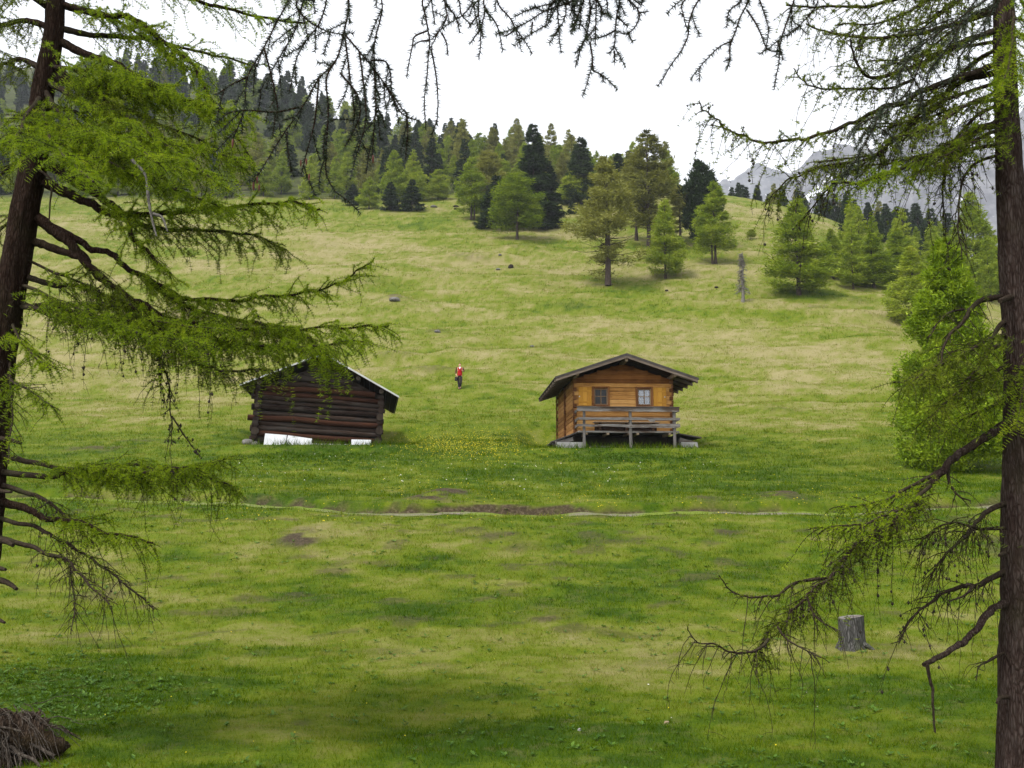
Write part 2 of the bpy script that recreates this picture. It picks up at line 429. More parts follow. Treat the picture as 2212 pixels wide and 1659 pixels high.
def barkmat(name, dark, mid, light, lichen, sc=1.0, moss=0.12, bs=.9):
    m, nt, out = newmat(name)
    v = coords(nt, 'Object', (1, 1, .22))
    vo = N(nt, 'ShaderNodeTexVoronoi', feature='DISTANCE_TO_EDGE'); vo.inputs['Scale'].default_value = 62 * sc
    v2 = noise(nt, v, 26 * sc, 5, .65)
    mp = nt.nodes.new('ShaderNodeVectorMath'); mp.operation = 'ADD'
    nt.links.new(v, mp.inputs[0])
    nn = N(nt, 'ShaderNodeTexNoise'); nn.inputs['Scale'].default_value = 9 * sc; nt.links.new(v, nn.inputs['Vector'])
    sc_ = nt.nodes.new('ShaderNodeVectorMath'); sc_.operation = 'SCALE'; sc_.inputs['Scale'].default_value = .05 / sc
    nt.links.new(nn.outputs['Color'], sc_.inputs[0]); nt.links.new(sc_.outputs[0], mp.inputs[1]); nt.links.new(mp.outputs[0], vo.inputs['Vector'])
    e = mathn(nt, 'MULTIPLY', vo.outputs['Distance'], 3.2, True)
    f = mathn(nt, 'MULTIPLY', mathn(nt, 'ADD', mathn(nt, 'MULTIPLY', e, .34), mathn(nt, 'MULTIPLY', v2, .98)), .9)
    c = ramp(nt, f, [(.18, dark), (.5, mid), (.85, light)])
    big = noise(nt, coords(nt, 'Object'), 3.5, 4)
    c = mixc(nt, ramp(nt, big, [(.5, (0, 0, 0)), (.75, (moss * 4,) * 3)]), c, lichen)
    bsdf(nt, out, c, .95, .03, f, bs, .03)
    return m
M['bark'] = barkmat('larch_bark', (0.00672, 0.004368, 0.003696), (0.02856, 0.01848, 0.01546), (0.06384, 0.04872, 0.042), (0.02856, 0.02856, 0.01176), 1.0, .10)
M['bark_red'] = barkmat('larch_bark_brown', (0.003822, 0.002184, 0.001638), (0.01638, 0.009282, 0.006552), (0.03413, 0.02239, 0.01693), (0.01638, 0.01775, 0.006825), 1.0, .10)
M['twig'] = barkmat('twig_wood', (0.0081, 0.00585, 0.0045), (0.0225, 0.0162, 0.0117), (0.0495, 0.03825, 0.0279), (0.0405, 0.045, 0.018), 2.0, .14, .3)
M['twig_pale'] = barkmat('dead_wood', (0.035, 0.03, 0.025), (0.11, 0.1, 0.085), (0.21, 0.195, 0.175), (0.15, 0.14, 0.11), 2.0, .05, .4)
M['spruce_twig'] = barkmat('spruce_twig_wood', (0.0072, 0.0045, 0.0036), (0.0225, 0.0135, 0.0099), (0.045, 0.0288, 0.0216), (0.0225, 0.02025, 0.0135), 2.0, .05, .3)
M['trunk_far'] = barkmat('far_trunk', (0.0165, 0.0121, 0.0099), (0.04125, 0.0308, 0.0253), (0.077, 0.0605, 0.0495), (0.044, 0.044, 0.0275), .5, .05, .3)
def plain(name, col, rough=.8, spec=.3, var=.35, sc=6.0, bstr=.2, metal=0):
    m, nt, out = newmat(name); v = coords(nt, 'Object')
    n = noise(nt, v, sc, 5, .6)
    lo = tuple(q * (1 - var) for q in col); hi = tuple(min(1, q * (1 + var)) for q in col)
    bsdf(nt, out, ramp(nt, n, [(.3, lo), (.7, hi)]), rough, spec, n, bstr, .01, metal)
    return m
M['cone'] = plain('larch_cone', (.022, .016, .012), .8, .2)
M['cone_red'] = plain('spruce_cone', (.085, .022, .012), .7, .3)
M['petal'] = plain('yellow_petal', (.50, .40, .008), .6, .2, .15)
M['petal_white'] = plain('white_petal', (.5, .5, .45), .6, .2, .1)
M['herb'] = leafmat('herb_leaf', [(0, (.018, .055, .003)), (.5, (.045, .105, .006)), (1, (.10, .18, .015))], .3, 0, 3, .25, .7)
EDGE_PX = [(-900, 440), (0, 432), (600, 430), (760, 436), (890, 440), (960, 424), (1100, 428), (1200, 424), (1290, 425), (1370, 430), (1440, 425), (1486, 408)]
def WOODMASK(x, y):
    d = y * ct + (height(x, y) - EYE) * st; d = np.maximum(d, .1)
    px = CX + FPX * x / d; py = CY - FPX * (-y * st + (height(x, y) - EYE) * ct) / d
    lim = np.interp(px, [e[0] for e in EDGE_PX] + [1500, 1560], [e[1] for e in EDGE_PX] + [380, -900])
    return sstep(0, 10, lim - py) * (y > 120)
# ------------------------------------------------------------------ ground sheet
ys = [-40, -25, -15, -8, -3, 0, 2.5]
y = 4.0
while y < 1300:
    ys.append(y)
    y += (.07 if 21.2 < y < 24.5 else .10 if y < 14 else .008 * y) if y < 330 else .03 * y
ys = np.array(ys); nx = 440
ss = np.linspace(-1, 1, nx)
ss = np.sign(ss) * (np.abs(ss) * .72 + .28 * np.abs(ss) ** 3)
gx = ss[None, :] * (11 + .74 * np.maximum(ys, 0))[:, None] + 0 * ys[:, None]
gy = np.repeat(ys[:, None], nx, 1)
gz = height(gx.ravel(), gy.ravel()).reshape(gx.shape)
mb = MB()
i = np.arange(len(ys) - 1)[:, None] * nx; j = np.arange(nx - 1)[None, :]
mb.add(np.stack([gx, gy, gz], -1).reshape(-1, 3), np.stack([i + j, i + j + 1, i + nx + j + 1, i + nx + j], -1).reshape(-1, 4))
dr = dryness(gx.ravel(), gy.ravel()); so = soilness(gx.ravel(), gy.ravel())
# forest floor: dark undergrowth colour
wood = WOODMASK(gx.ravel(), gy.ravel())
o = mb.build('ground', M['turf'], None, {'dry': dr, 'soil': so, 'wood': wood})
tag(o, kind='structure')

# footpath laid a little above the turf
px_ = np.arange(-16, 20, .12); rows = np.linspace(-.22, .15, 7)
wv = .75 + .5 * fbm(px_ * .8, px_ * 0 + 9, 3)
X = np.repeat(px_[:, None], 7, 1); Y = ypath(px_)[:, None] + rows[None, :] * wv[:, None]
Z = height(X.ravel(), Y.ravel()).reshape(X.shape) + .012
mb = MB(); i = np.arange(len(px_) - 1)[:, None] * 7; j = np.arange(6)[None, :]
mb.add(np.stack([X, Y, Z], -1).reshape(-1, 3), np.stack([i + j, i + 7 + j, i + 7 + j + 1, i + j + 1], -1).reshape(-1, 4))
edge = np.abs(np.linspace(-1, 1, 7)) ** 2
gr = edge[None, :] * .55 + (1 - sstep(-6, -1.5, X)) * .55 + 1.0 * sstep(.46, .60, fbm(X * .55 + 20, Y * 1.3, 3)) + .10 - .15 * sstep(3, 5, X)
tag(mb.build('path', M['path'], None, {'grassy': gr.ravel()}), kind='structure')

# ------------------------------------------------------------------ grass
def scatter(n, y0, y1, power, wide=.58):
    u = rng.random(n)
    if power == 1: yy = y0 * (y1 / y0) ** u
    else:
        q = 1 - power + 1e-9; yy = (y0 ** q + u * (y1 ** q - y0 ** q)) ** (1 / q)
    xx = (rng.random(n) * 2 - 1) * (yy * wide + .6)
    return xx, yy
def blades(n, y0, y1):
    cx_, cy_ = scatter(n // 7, y0, y1, 1)                  # tuft centres
    i = rng.integers(0, n // 7, n); lone = rng.random(n) < .35
    ax, ay = scatter(n, y0, y1, 1)
    r = .035 * (cy_[i] / 8) ** .75
    xx = np.where(lone, ax, cx_[i] + rng.normal(size=n) * r); yy = np.where(lone, ay, cy_[i] + rng.normal(size=n) * r)
    zz = height(xx, yy)
    dry = dryness(xx, yy); so_ = soilness(xx, yy)
    keep = (rng.random(n) > so_ * 1.2)
    sp = yy - ypath(xx); keep &= ~((sp > -.28) & (sp < .22) & (rng.random(n) < .85))
    keep &= WOODMASK(xx, yy) < rng.random(n)
    for p, hw, d0, d1 in ((CABIN, 2.2, -.2, 6), (BARN, 2.75, -.1, 5.2)):
        keep &= ~((np.abs(xx - p[0]) < hw) & (yy - p[1] > d0) & (yy - p[1] < d1))
    lush = 1.2 - .6 * dry + .5 * (fbm(xx / 1.1, yy / 1.1, 2) - .5)
    L = .046 * (yy / 8) ** .62 * (.5 + 1.0 * rng.random(n)) * lush
    for p, hw, d0 in ((CABIN, 3.2, -1.2), (BARN, 3.2, -.7)):       # longer grass round the hut bases
        L = L * (1 + 1.2 * np.exp(-((np.abs(xx - p[0]) / hw) ** 4) - ((yy - p[1] - d0) / .7) ** 2))
    W = .0055 * (yy / 8) ** .85 * (.7 + .6 * rng.random(n))
    az = rng.random(n) * 2 * np.pi; lean = .3 + .8 * rng.random(n)
    base = np.stack([xx, yy, zz - .01], -1)
    d = np.stack([np.cos(az) * lean, np.sin(az) * lean, np.ones(n)], -1); d /= np.linalg.norm(d, axis=1)[:, None]
    sa = rng.random(n) * 2 * np.pi
    side = np.stack([np.cos(sa), np.sin(sa), 0 * sa], -1) * W[:, None] / 2
    return np.stack([base - side, base + side, base + d * L[:, None]], 1)[keep], dry[keep]
V, D = blades(620000, 6.0, 185)
mb = MB(); mb.add(V.reshape(-1, 3), np.arange(len(V) * 3).reshape(-1, 3), 0, False)
o = mb.build('grass', M['blade'], None, {'dry': np.repeat(np.clip(D + .02, 0, 1), 3)})
tag(o, 'short grazed alpine grass covering the whole meadow slope', 'grass', kind='stuff')

# small broad-leaved herbs
def rosettes(spots, name, label, mat, leaf=(.03, .06), nl=6, blossoms=None, lift=.45):
    P = np.array([s[:2] for s in spots]); n = len(P)
    sz = np.array([s[2] for s in spots])
    zz = height(P[:, 0], P[:, 1])
    c = np.repeat(np.stack([P[:, 0], P[:, 1], zz + .01], -1), nl, 0)
    a = rng.random(n * nl) * 2 * np.pi; el = lift + .6 * (rng.random(n * nl) - .5)
    L = np.repeat(sz, nl) * (.6 + .7 * rng.random(n * nl)); W = L * .38
    d = np.stack([np.cos(a) * np.cos(el), np.sin(a) * np.cos(el), np.sin(el)], -1)
    sd = np.stack([-np.sin(a), np.cos(a), 0 * a], -1)
    m1 = c + d * (L * .5)[:, None]; tip = c + d * L[:, None] - np.array([0, 0, 1]) * (L * .15)[:, None]
    V = np.stack([c, m1 + sd * (W / 2)[:, None], tip, m1 - sd * (W / 2)[:, None]], 1)
    mb = MB(); mb.add(V.reshape(-1, 3), np.arange(n * nl * 4).reshape(-1, 4), 0, False)
    o = mb.build(name, mat); tag(o, label, 'plants', kind='stuff'); return o
sp = []
for _ in range(5200):
    u = rng.random(); yy = 6.5 * (45 / 6.5) ** u; xx = (rng.random() * 2 - 1) * (yy * .57)
    if rng.random() < .25 + 1.2 * max(0, float(vnoise(np.array([xx / 1.6 + 9]), np.array([yy / 1.6]))[0]) - .5) * 2: sp.append((xx, yy, (.028 + .0014 * yy) * (.6 + rng.random())))
def near(px, py): return hits(np.atleast_1d(px), np.atleast_1d(py))
G = rng.normal
for q in near(60 + G(size=620) * 150, 1490 + G(size=620) * 45): sp.append((q[0], q[1], .030 + .035 * rng.random()))   # lush patch by the rotten stump
for px, py, k in ((700, 985, 140), (1345, 985, 160), (600, 995, 60)):
    for q in near(px + G(size=k) * 95, py + np.abs(G(size=k)) * 14 - 6): sp.append((q[0], q[1], .08 + .08 * rng.random()))
rosettes(sp, 'meadow_herbs', 'small broad-leaved green herbs scattered through the short meadow grass', M['herb'])
# buttercups: discs on short stems
fl = []
for q in near(1010 + G(size=2600) * 80, 958 + G(size=2600) * 16): fl.append((q[0], q[1], .009 + .009 * rng.random()))
PX, PY = rng.uniform(430, 1950, 2300), rng.uniform(930, 1130, 2300)
kp = rng.random(2300) < .15 + .7 * (vnoise(PX / 70., PY / 25.) > .55)
for q in near(PX[kp], PY[kp]): fl.append((q[0], q[1], .008 + .008 * rng.random()))
for q in near(rng.uniform(0, 2200, 90), rng.uniform(1120, 1640, 90)): fl.append((q[0], q[1], .004 + .005 * rng.random()))
def discs(spots, name, label, mat, hgt):
    P = np.array(spots); P = P[(soilness(P[:, 0], P[:, 1]) < .25) & (np.abs(P[:, 1] - ypath(P[:, 0])) > .3)]; n = len(P); k = 5
    zz = height(P[:, 0], P[:, 1]) + hgt * (.6 + .8 * rng.random(n)) * (P[:, 2] / .03)
    c = np.stack([P[:, 0], P[:, 1], zz], -1)
    tl = rng.normal(size=(n, 3)) * .35 + np.array([0, -.5, 1]); tl /= np.linalg.norm(tl, axis=1)[:, None]
    u = np.cross(tl, np.array([1., 0, 0])); u /= np.linalg.norm(u, axis=1)[:, None]; w = np.cross(tl, u)
    a = np.arange(k) * 2 * np.pi / k
    rim = c[:, None] + P[:, 2][:, None, None] * (np.cos(a)[None, :, None] * u[:, None] + np.sin(a)[None, :, None] * w[:, None]) + tl[:, None] * (P[:, 2] * .25)[:, None, None]
    V = np.concatenate([c[:, None], rim], 1)
    F = np.array([[0, 1 + q, 1 + (q + 1) % k] for q in range(k)])
    mb = MB(); mb.add(V.reshape(-1, 3), (F[None] + (np.arange(n) * (k + 1))[:, None, None]).reshape(-1, 3), 0, False)
    # stems
    s = .0025 + 0 * zz
    g = np.stack([P[:, 0], P[:, 1], height(P[:, 0], P[:, 1])], -1)
    e = np.stack([s, 0 * s, 0 * s], -1)
    T = np.stack([g - e, g + e, c], 1); mb.add(T.reshape(-1, 3), np.arange(n * 3).reshape(-1, 3), 1, False)
    tag(mb.build(name, [mat, M['herb']]), label, 'flowers', kind='stuff')
discs(fl, 'yellow_flowers', 'yellow buttercups crowded in the grass between the two huts', M['petal'], .07)
wf = []
for q in near(rng.uniform(0, 2200, 18), rng.uniform(1120, 1650, 18)): wf.append((q[0], q[1], .004 + .006 * rng.random()))
for q in near(rng.uniform(500, 1550, 150), rng.uniform(975, 1060, 150)): wf.append((q[0], q[1], .012 + .012 * rng.random()))
discs(wf, 'white_flowers', 'tiny white flowers dotted over the near grass', M['petal_white'], .05)

# ------------------------------------------------------------------ far mountain with snow
def mountain(name, ridge_px, Yr, Yb, zb, seed, mat, rough=1.0):
    r = np.array([at(px, py, Yr) for px, py in ridge_px])
    xs = np.linspace(r[0, 0], r[-1, 0], 170); ysm = np.linspace(Yb, Yr + (Yr - Yb) * .5, 110)
    X = np.repeat(xs[None, :], 110, 0); Y = np.repeat(ysm[:, None], 170, 1)
    top = np.interp(X, r[:, 0], r[:, 2]); top0 = top - zb
    t = (Y - Yb) / (Yr - Yb)
    shape = np.where(t < 1, np.clip(t, 0, 1) ** 1.7, np.clip(1 - (t - 1) * 1.6, 0, 1))
    w = (Yr - Yb) / 5
    n = 1 - 2 * np.abs(fbm(X / w + seed, Y / (w * 2.2) + seed, 5) - .5)
    n2 = fbm(X / (w * .28) + seed, Y / (w * .7), 4) - .5
    Z = zb + top0 * shape + rough * (.22 * (n - .75) + .10 * n2) * top0 * np.clip(1.2 - np.abs(t - .55), .15, 1) * np.clip(t * 3, 0, 1)
    mb = MB(); nx_ = 170; i = np.arange(109)[:, None] * nx_; j = np.arange(nx_ - 1)[None, :]
    mb.add(np.stack([X, Y, Z], -1).reshape(-1, 3), np.stack([i + j, i + j + 1, i + nx_ + j + 1, i + nx_ + j], -1).reshape(-1, 4), 0, False)
    tag(mb.build(name, mat), kind='structure')
m, nt, out = newmat('mountain_rock'); M['rock'] = m
v = coords(nt, 'Object'); n1 = noise(nt, v, .012, 8, .65); n2 = noise(nt, v, .045, 6, .65)
g = nt.nodes.new('ShaderNodeNewGeometry'); sx = nt.nodes.new('ShaderNodeSeparateXYZ'); nt.links.new(g.outputs['Normal'], sx.inputs[0])
sp_ = nt.nodes.new('ShaderNodeSeparateXYZ'); nt.links.new(v, sp_.inputs[0])
rock = ramp(nt, n2, [(.3, (.04, .042, .048)), (.5, (.10, .10, .112)), (.75, (.19, .188, .195))])
snowf = mathn(nt, 'ADD', mathn(nt, 'MULTIPLY', mathn(nt, 'SUBTRACT', n1, .5), 4.0), mathn(nt, 'MULTIPLY', mathn(nt, 'SUBTRACT', sx.outputs[2], .62), 2.2))
c = mixc(nt, ramp(nt, snowf, [(.30, (0, 0, 0)), (.40, (1, 1, 1))]), rock, (.62, .63, .66))
low = mathn(nt, 'ADD', mathn(nt, 'MULTIPLY', sp_.outputs[2], -.004), mathn(nt, 'MULTIPLY', n1, 1.2))
c = mixc(nt, ramp(nt, low, [(-.30, (0, 0, 0)), (.0, (1, 1, 1))]), c, ramp(nt, n2, [(.4, (.025, .040, .022)), (.65, (.09, .11, .06))]))
bsdf(nt, out, c, .95, .1)
mountain('mountain', [(1600, 470), (1680, 400), (1720, 372), (1770, 345), (1850, 322), (1930, 288), (1985, 272), (2050, 282), (2130, 260), (2300, 235), (2600, 170), (2900, 250)], 1500, 800, 60, 3.1, M['rock'])
mountain('mountain.001', [(1440, 420), (1530, 400), (1590, 372), (1640, 356), (1675, 368), (1760, 350), (1900, 330)], 2350, 1700, 200, 8.2, M['rock'], .5)
mountain('mountain.002', [(1090, 330), (1110, 292), (1123, 283), (1140, 296), (1160, 330)], 2350, 1900, 500, 5.2, M['rock'], .4)

# ------------------------------------------------------------------ sky, sun, haze
W = bpy.data.worlds.new('World'); S.world = W; W.use_nodes = True
nt = W.node_tree
for n in list(nt.nodes): nt.nodes.remove(n)
SUN_EL, SUN_AZ = R(60), R(232)            # high, behind the camera and to its left
sky = nt.nodes.new('ShaderNodeTexSky'); sky.sky_type = 'NISHITA'; sky.sun_disc = False
sky.sun_elevation = SUN_EL; sky.sun_rotation = SUN_AZ; sky.altitude = 1900; sky.air_density = 1.0; sky.dust_density = 4.0
hs = nt.nodes.new('ShaderNodeHueSaturation'); hs.inputs['Saturation'].default_value = .10   # cloud cover: the blue greyed out
nt.links.new(sky.outputs[0], hs.inputs['Color'])
bg = nt.nodes.new('ShaderNodeBackground'); bg.inputs['Strength'].default_value = .14
ow = nt.nodes.new('ShaderNodeOutputWorld'); nt.links.new(hs.outputs[0], bg.inputs[0]); nt.links.new(bg.outputs[0], ow.inputs[0])
su = bpy.data.lights.new('sun', 'SUN'); su.energy = 1.4; su.angle = R(11); su.color = (1, .965, .90)
so_ = bpy.data.objects.new('sun', su); COL.objects.link(so_)
# sun direction: rotation of the sky texture is measured from +Y toward +X
sd = Vector((math.sin(SUN_AZ) * math.cos(SUN_EL), math.cos(SUN_AZ) * math.cos(SUN_EL), math.sin(SUN_EL)))
so_.rotation_euler = sd.to_track_quat('Z', 'Y').to_euler()
S.view_settings.view_transform = 'Standard'; S.view_settings.look = 'None'; S.view_settings.gamma = 1
S.view_settings.exposure = 1.75
S.cycles.max_bounces = 6; S.cycles.diffuse_bounces = 3; S.cycles.glossy_bounces = 2; S.cycles.transmission_bounces = 4
S.cycles.transparent_max_bounces = 8; S.cycles.volume_bounces = 0
HAZE = True
if HAZE:
    m, nt, out = newmat('haze')
    pv = nt.nodes.new('ShaderNodeVolumePrincipled'); pv.inputs['Color'].default_value = (.86, .91, 1, 1); pv.inputs['Density'].default_value = .00017
    pv.inputs['Anisotropy'].default_value = .2
    nt.links.new(pv.outputs[0], out.inputs['Volume'])
    mb = MB(); mb.raw([(x, y, z) for x in (-4000, 4000) for y in (-120, 2900) for z in (-160, 1000)],
        [[0, 1, 3, 2], [4, 6, 7, 5], [0, 4, 5, 1], [2, 3, 7, 6], [0, 2, 6, 4], [1, 5, 7, 3]], 0)
    tag(mb.build('haze', m), 'thin pale air between the camera and the far mountain', 'haze', kind='stuff')
# ------------------------------------------------------------------ middle-distance trees
def add_leaves(mb, P, D, L, W, mat=0):
    """thin leaf triangles at P pointing along D"""
    n = len(P)
    r = rng.normal(size=(n, 3)); s = np.cross(D, r); s /= np.linalg.norm(s, axis=1)[:, None] + 1e-9
    s = s * (W / 2)[:, None]
    V = np.stack([P - s, P + s, P + D * L[:, None]], 1)
    mb.add(V.reshape(-1, 3), np.arange(n * 3).reshape(-1, 3), mat, False)
def unit(v): return v / (np.linalg.norm(v, axis=-1)[..., None] + 1e-9)
def make_tree(name, label, cat, H, R0, h0, kind, nb, nl, mat, shape=1.0, stems=1, lsize=(.22, .06), droop=.25, rag=.25, bare=0.0, spr=.50):
    """kind: larch (soft, branches sweep out and up, hanging twigs) / spruce (dense cone) / pine (rounded column)"""
    root = thing(name, label, cat)
    tb = MB()
    for k in range(stems):
        bx, by = (0, 0) if k == 0 else (random.uniform(-.05, .05) * H, random.uniform(-.04, .04) * H)
        hh = H * (1 if k == 0 else random.uniform(.62, .85))
        n = 9; z = np.linspace(-.3, hh * .97, n)
        wob = np.cumsum(rng.normal(size=(n, 2)) * .012 * H / n * 3, 0) * np.linspace(0, 1, n)[:, None]
        sp = 1 + (0 if k == 0 else .6) * np.linspace(0, 1, n)
        path = np.stack([bx * sp + wob[:, 0], by * sp + wob[:, 1], z], -1)
        r = np.linspace(.0125 * H, .002 * H, n) * (1 if k == 0 else .8); r[0] *= 1.5
        tb.tube(path, r, 7, 0, rough=.08)
    cb = MB()
    LP = []; LD = []
    for b in range(nb):
        u = (b + random.random()) / nb
        u = u ** .82
        zz = h0 * H + (H * .985 - h0 * H) * u
        t = (zz / H - h0) / (1 - h0)
        if kind == 'larch': prof_ = (1 - t) ** shape * (.70 + .30 * min(1, t * 6)) + .04
        elif kind == 'spruce': prof_ = (1 - t) ** (.85 * shape) + .02
        elif kind == 'round': prof_ = math.sqrt(max(0, 1 - ((t - .38) / .64) ** 2)) * (1 - .35 * t) + .02
        else: prof_ = (.75 + .25 * math.sin(t * 3)) * (1 - t ** 3.0) + .06
        rad = R0 * prof_ * random.uniform(1 - rag * 1.3, 1 + rag * .7)
        az = random.random() * 2 * math.pi + b * 2.4
        n = 7; s = np.linspace(0, 1, n)
        if kind == 'spruce': dz = -droop * rad * s + .30 * rad * s ** 3
        elif kind == 'pine': dz = .35 * rad * s ** 1.5
        else: dz = -droop * rad * s * .8 + droop * rad * 1.1 * s ** 2.5 + .10 * rad * s
        path = np.stack([np.cos(az) * rad * s, np.sin(az) * rad * s, zz + dz], -1)
        path[:, :2] += rng.normal(size=(n, 2)) * .03 * rad * s[:, None]
        tb.tube(path, np.linspace(.0042 * H * (1 - t) + .006, .003, n), 3, 0, cap=False)
        if random.random() < bare * (1 - t) ** 2: continue
        m_ = max(6, int(nl / nb * (.18 + 2.1 * prof_ ** 1.5) * (.75 if kind != 'spruce' else 1)))
        q = rng.random(m_) ** (.65 if kind == 'larch' else .8) * .94 + .08
        base = np.stack([np.interp(q, s, path[:, k]) for k in range(3)], -1)
        lat = np.array([-math.sin(az), math.cos(az), 0]); outw = np.array([math.cos(az), math.sin(az), 0])
        spread = (spr * rad * (1 - .5 * q) + .10) * (1 if kind != 'spruce' else .85)
        ll = rng.normal(size=m_) * .55
        off = lat[None] * (ll * spread)[:, None] + outw[None] * (np.abs(ll) * spread * .35)[:, None]
        if kind in ('larch', 'round'):
            off[:, 2] += rng.normal(size=m_) * .07 * rad - np.abs(rng.normal(size=m_)) * .09 * rad + .02
            d = unit(outw[None] * .5 + lat[None] * np.sign(ll)[:, None] * .5 + rng.normal(size=(m_, 3)) * .5 + np.array([0, 0, .15]))
        elif kind == 'spruce':
            off[:, 2] += -np.abs(rng.normal(size=m_)) * .10 * rad - np.abs(ll) * spread * .25
            d = unit(outw[None] * .6 + lat[None] * np.sign(ll)[:, None] * .6 + rng.normal(size=(m_, 3)) * .35 + np.array([0, 0, -.25]))
        else:
            off[:, 2] += rng.normal(size=m_) * .16 * rad
            d = unit(outw[None] * .4 + rng.normal(size=(m_, 3)) * .6 + np.array([0, 0, .7]))
        LP.append(base + off); LD.append(d)
    P = np.concatenate(LP); D = np.concatenate(LD); n = len(P)
    sc = H / 12
    L = lsize[0] * sc ** .6 * (.6 + .8 * rng.random(n)); Wd = lsize[1] * sc ** .6 * (.7 + .6 * rng.random(n))
    add_leaves(cb, P, D, L, Wd)
    tb.build('trunk', M['trunk_far'], root)
    cb.build('crown', mat, root)
    root['H'] = H
    return root
LIB = {}
def deflib(key, name, **kw): LIB[key] = [name, kw, None]
def get(key, loc, height_, label, cat, group=None, rot=None, squash=1.0):
    e = LIB[key]; z = rot if rot is not None else random.random() * 6.28
    s = height_ / e[1]['H']
    if e[2] is None:
        r = make_tree(e[0], label, cat, **e[1]); del r['H']; e[2] = r
        r.location = tuple(float(q) for q in loc); r.rotation_euler = (0, 0, z); r.scale = (s * squash, s * squash, s)
        if group: r['group'] = group
        return r
    r = dup(e[2], loc, z, (s * squash, s * squash, s), label, cat, None)
    if group: r['group'] = group
    elif 'group' in r: del r['group']
    return r
deflib('larch_multi', 'larch_tree', spr=.40, H=14.5, R0=3.6, h0=.13, kind='larch', nb=120, nl=26000, mat=M['larch_brown'], shape=.75, stems=3, lsize=(0.34, 0.1), droop=.35, rag=.35, bare=.8)
deflib('larch_round', 'larch_tree', spr=.40, H=9, R0=2.5, h0=.20, kind='round', nb=80, nl=17000, mat=M['larch_far'], shape=.6, lsize=(0.32, 0.1), droop=.2, rag=.22)
deflib('larch_cone', 'larch_tree', spr=.52, H=9, R0=2.1, h0=.06, kind='larch', nb=150, nl=19000, mat=M['larch_far'], shape=.92, lsize=(0.32, 0.095), droop=.22, rag=.25)
deflib('larch_legs', 'larch_tree', spr=.40, H=10, R0=2.5, h0=.16, kind='larch', nb=85, nl=17000, mat=M['larch_far'], shape=.82, stems=2, lsize=(0.32, 0.1), droop=.28, rag=.3)
deflib('larch_big', 'larch_tree', H=8, R0=2.3, h0=.02, kind='larch', nb=210, spr=.36, nl=150000, mat=M['larch_big'], shape=.72, lsize=(.20, .075), droop=.25, rag=.25)
deflib('larch_tall', 'larch_tree', spr=.40, H=16, R0=3.0, h0=.18, kind='larch', nb=105, nl=15000, mat=M['larch_brown'], shape=.55, lsize=(0.34, 0.1), droop=.3, rag=.38, bare=.5)
deflib('larch_f1', 'larch_tree', H=11, R0=2.9, h0=.08, kind='larch', nb=70, nl=11000, mat=M['larch_far'], shape=.88, lsize=(0.42, 0.14), droop=.25, rag=.28)
deflib('larch_f2', 'larch_tree', H=13, R0=2.9, h0=.12, kind='larch', nb=75, nl=9500, mat=M['larch_brown'], shape=.85, lsize=(0.42, 0.14), droop=.3, rag=.32)
deflib('larch_f3', 'larch_tree', H=9, R0=2.5, h0=.06, kind='round', nb=65, nl=10000, mat=M['larch_far'], shape=.6, lsize=(0.42, 0.14), droop=.2, rag=.25)
deflib('spruce_cone', 'spruce_tree', H=12, R0=2.4, h0=.03, kind='spruce', nb=130, nl=22000, mat=M['spruce_far'], shape=.9, lsize=(0.42, 0.13), droop=.42, rag=.22)
deflib('spruce_f', 'spruce_tree', H=11, R0=2.3, h0=.03, kind='spruce', nb=85, nl=12000, mat=M['spruce_far'], shape=.9, lsize=(0.48, 0.17), droop=.4, rag=.24)
deflib('spruce_small', 'spruce_tree', H=5, R0=1.5, h0=.02, kind='spruce', nb=80, nl=12000, mat=M['spruce_far'], shape=.95, lsize=(0.36, 0.12), droop=.3, rag=.2)
deflib('pine', 'pine_tree', H=13, R0=2.2, h0=.10, kind='pine', nb=100, nl=18000, mat=M['spruce_far'], lsize=(0.48, 0.15), rag=.38)
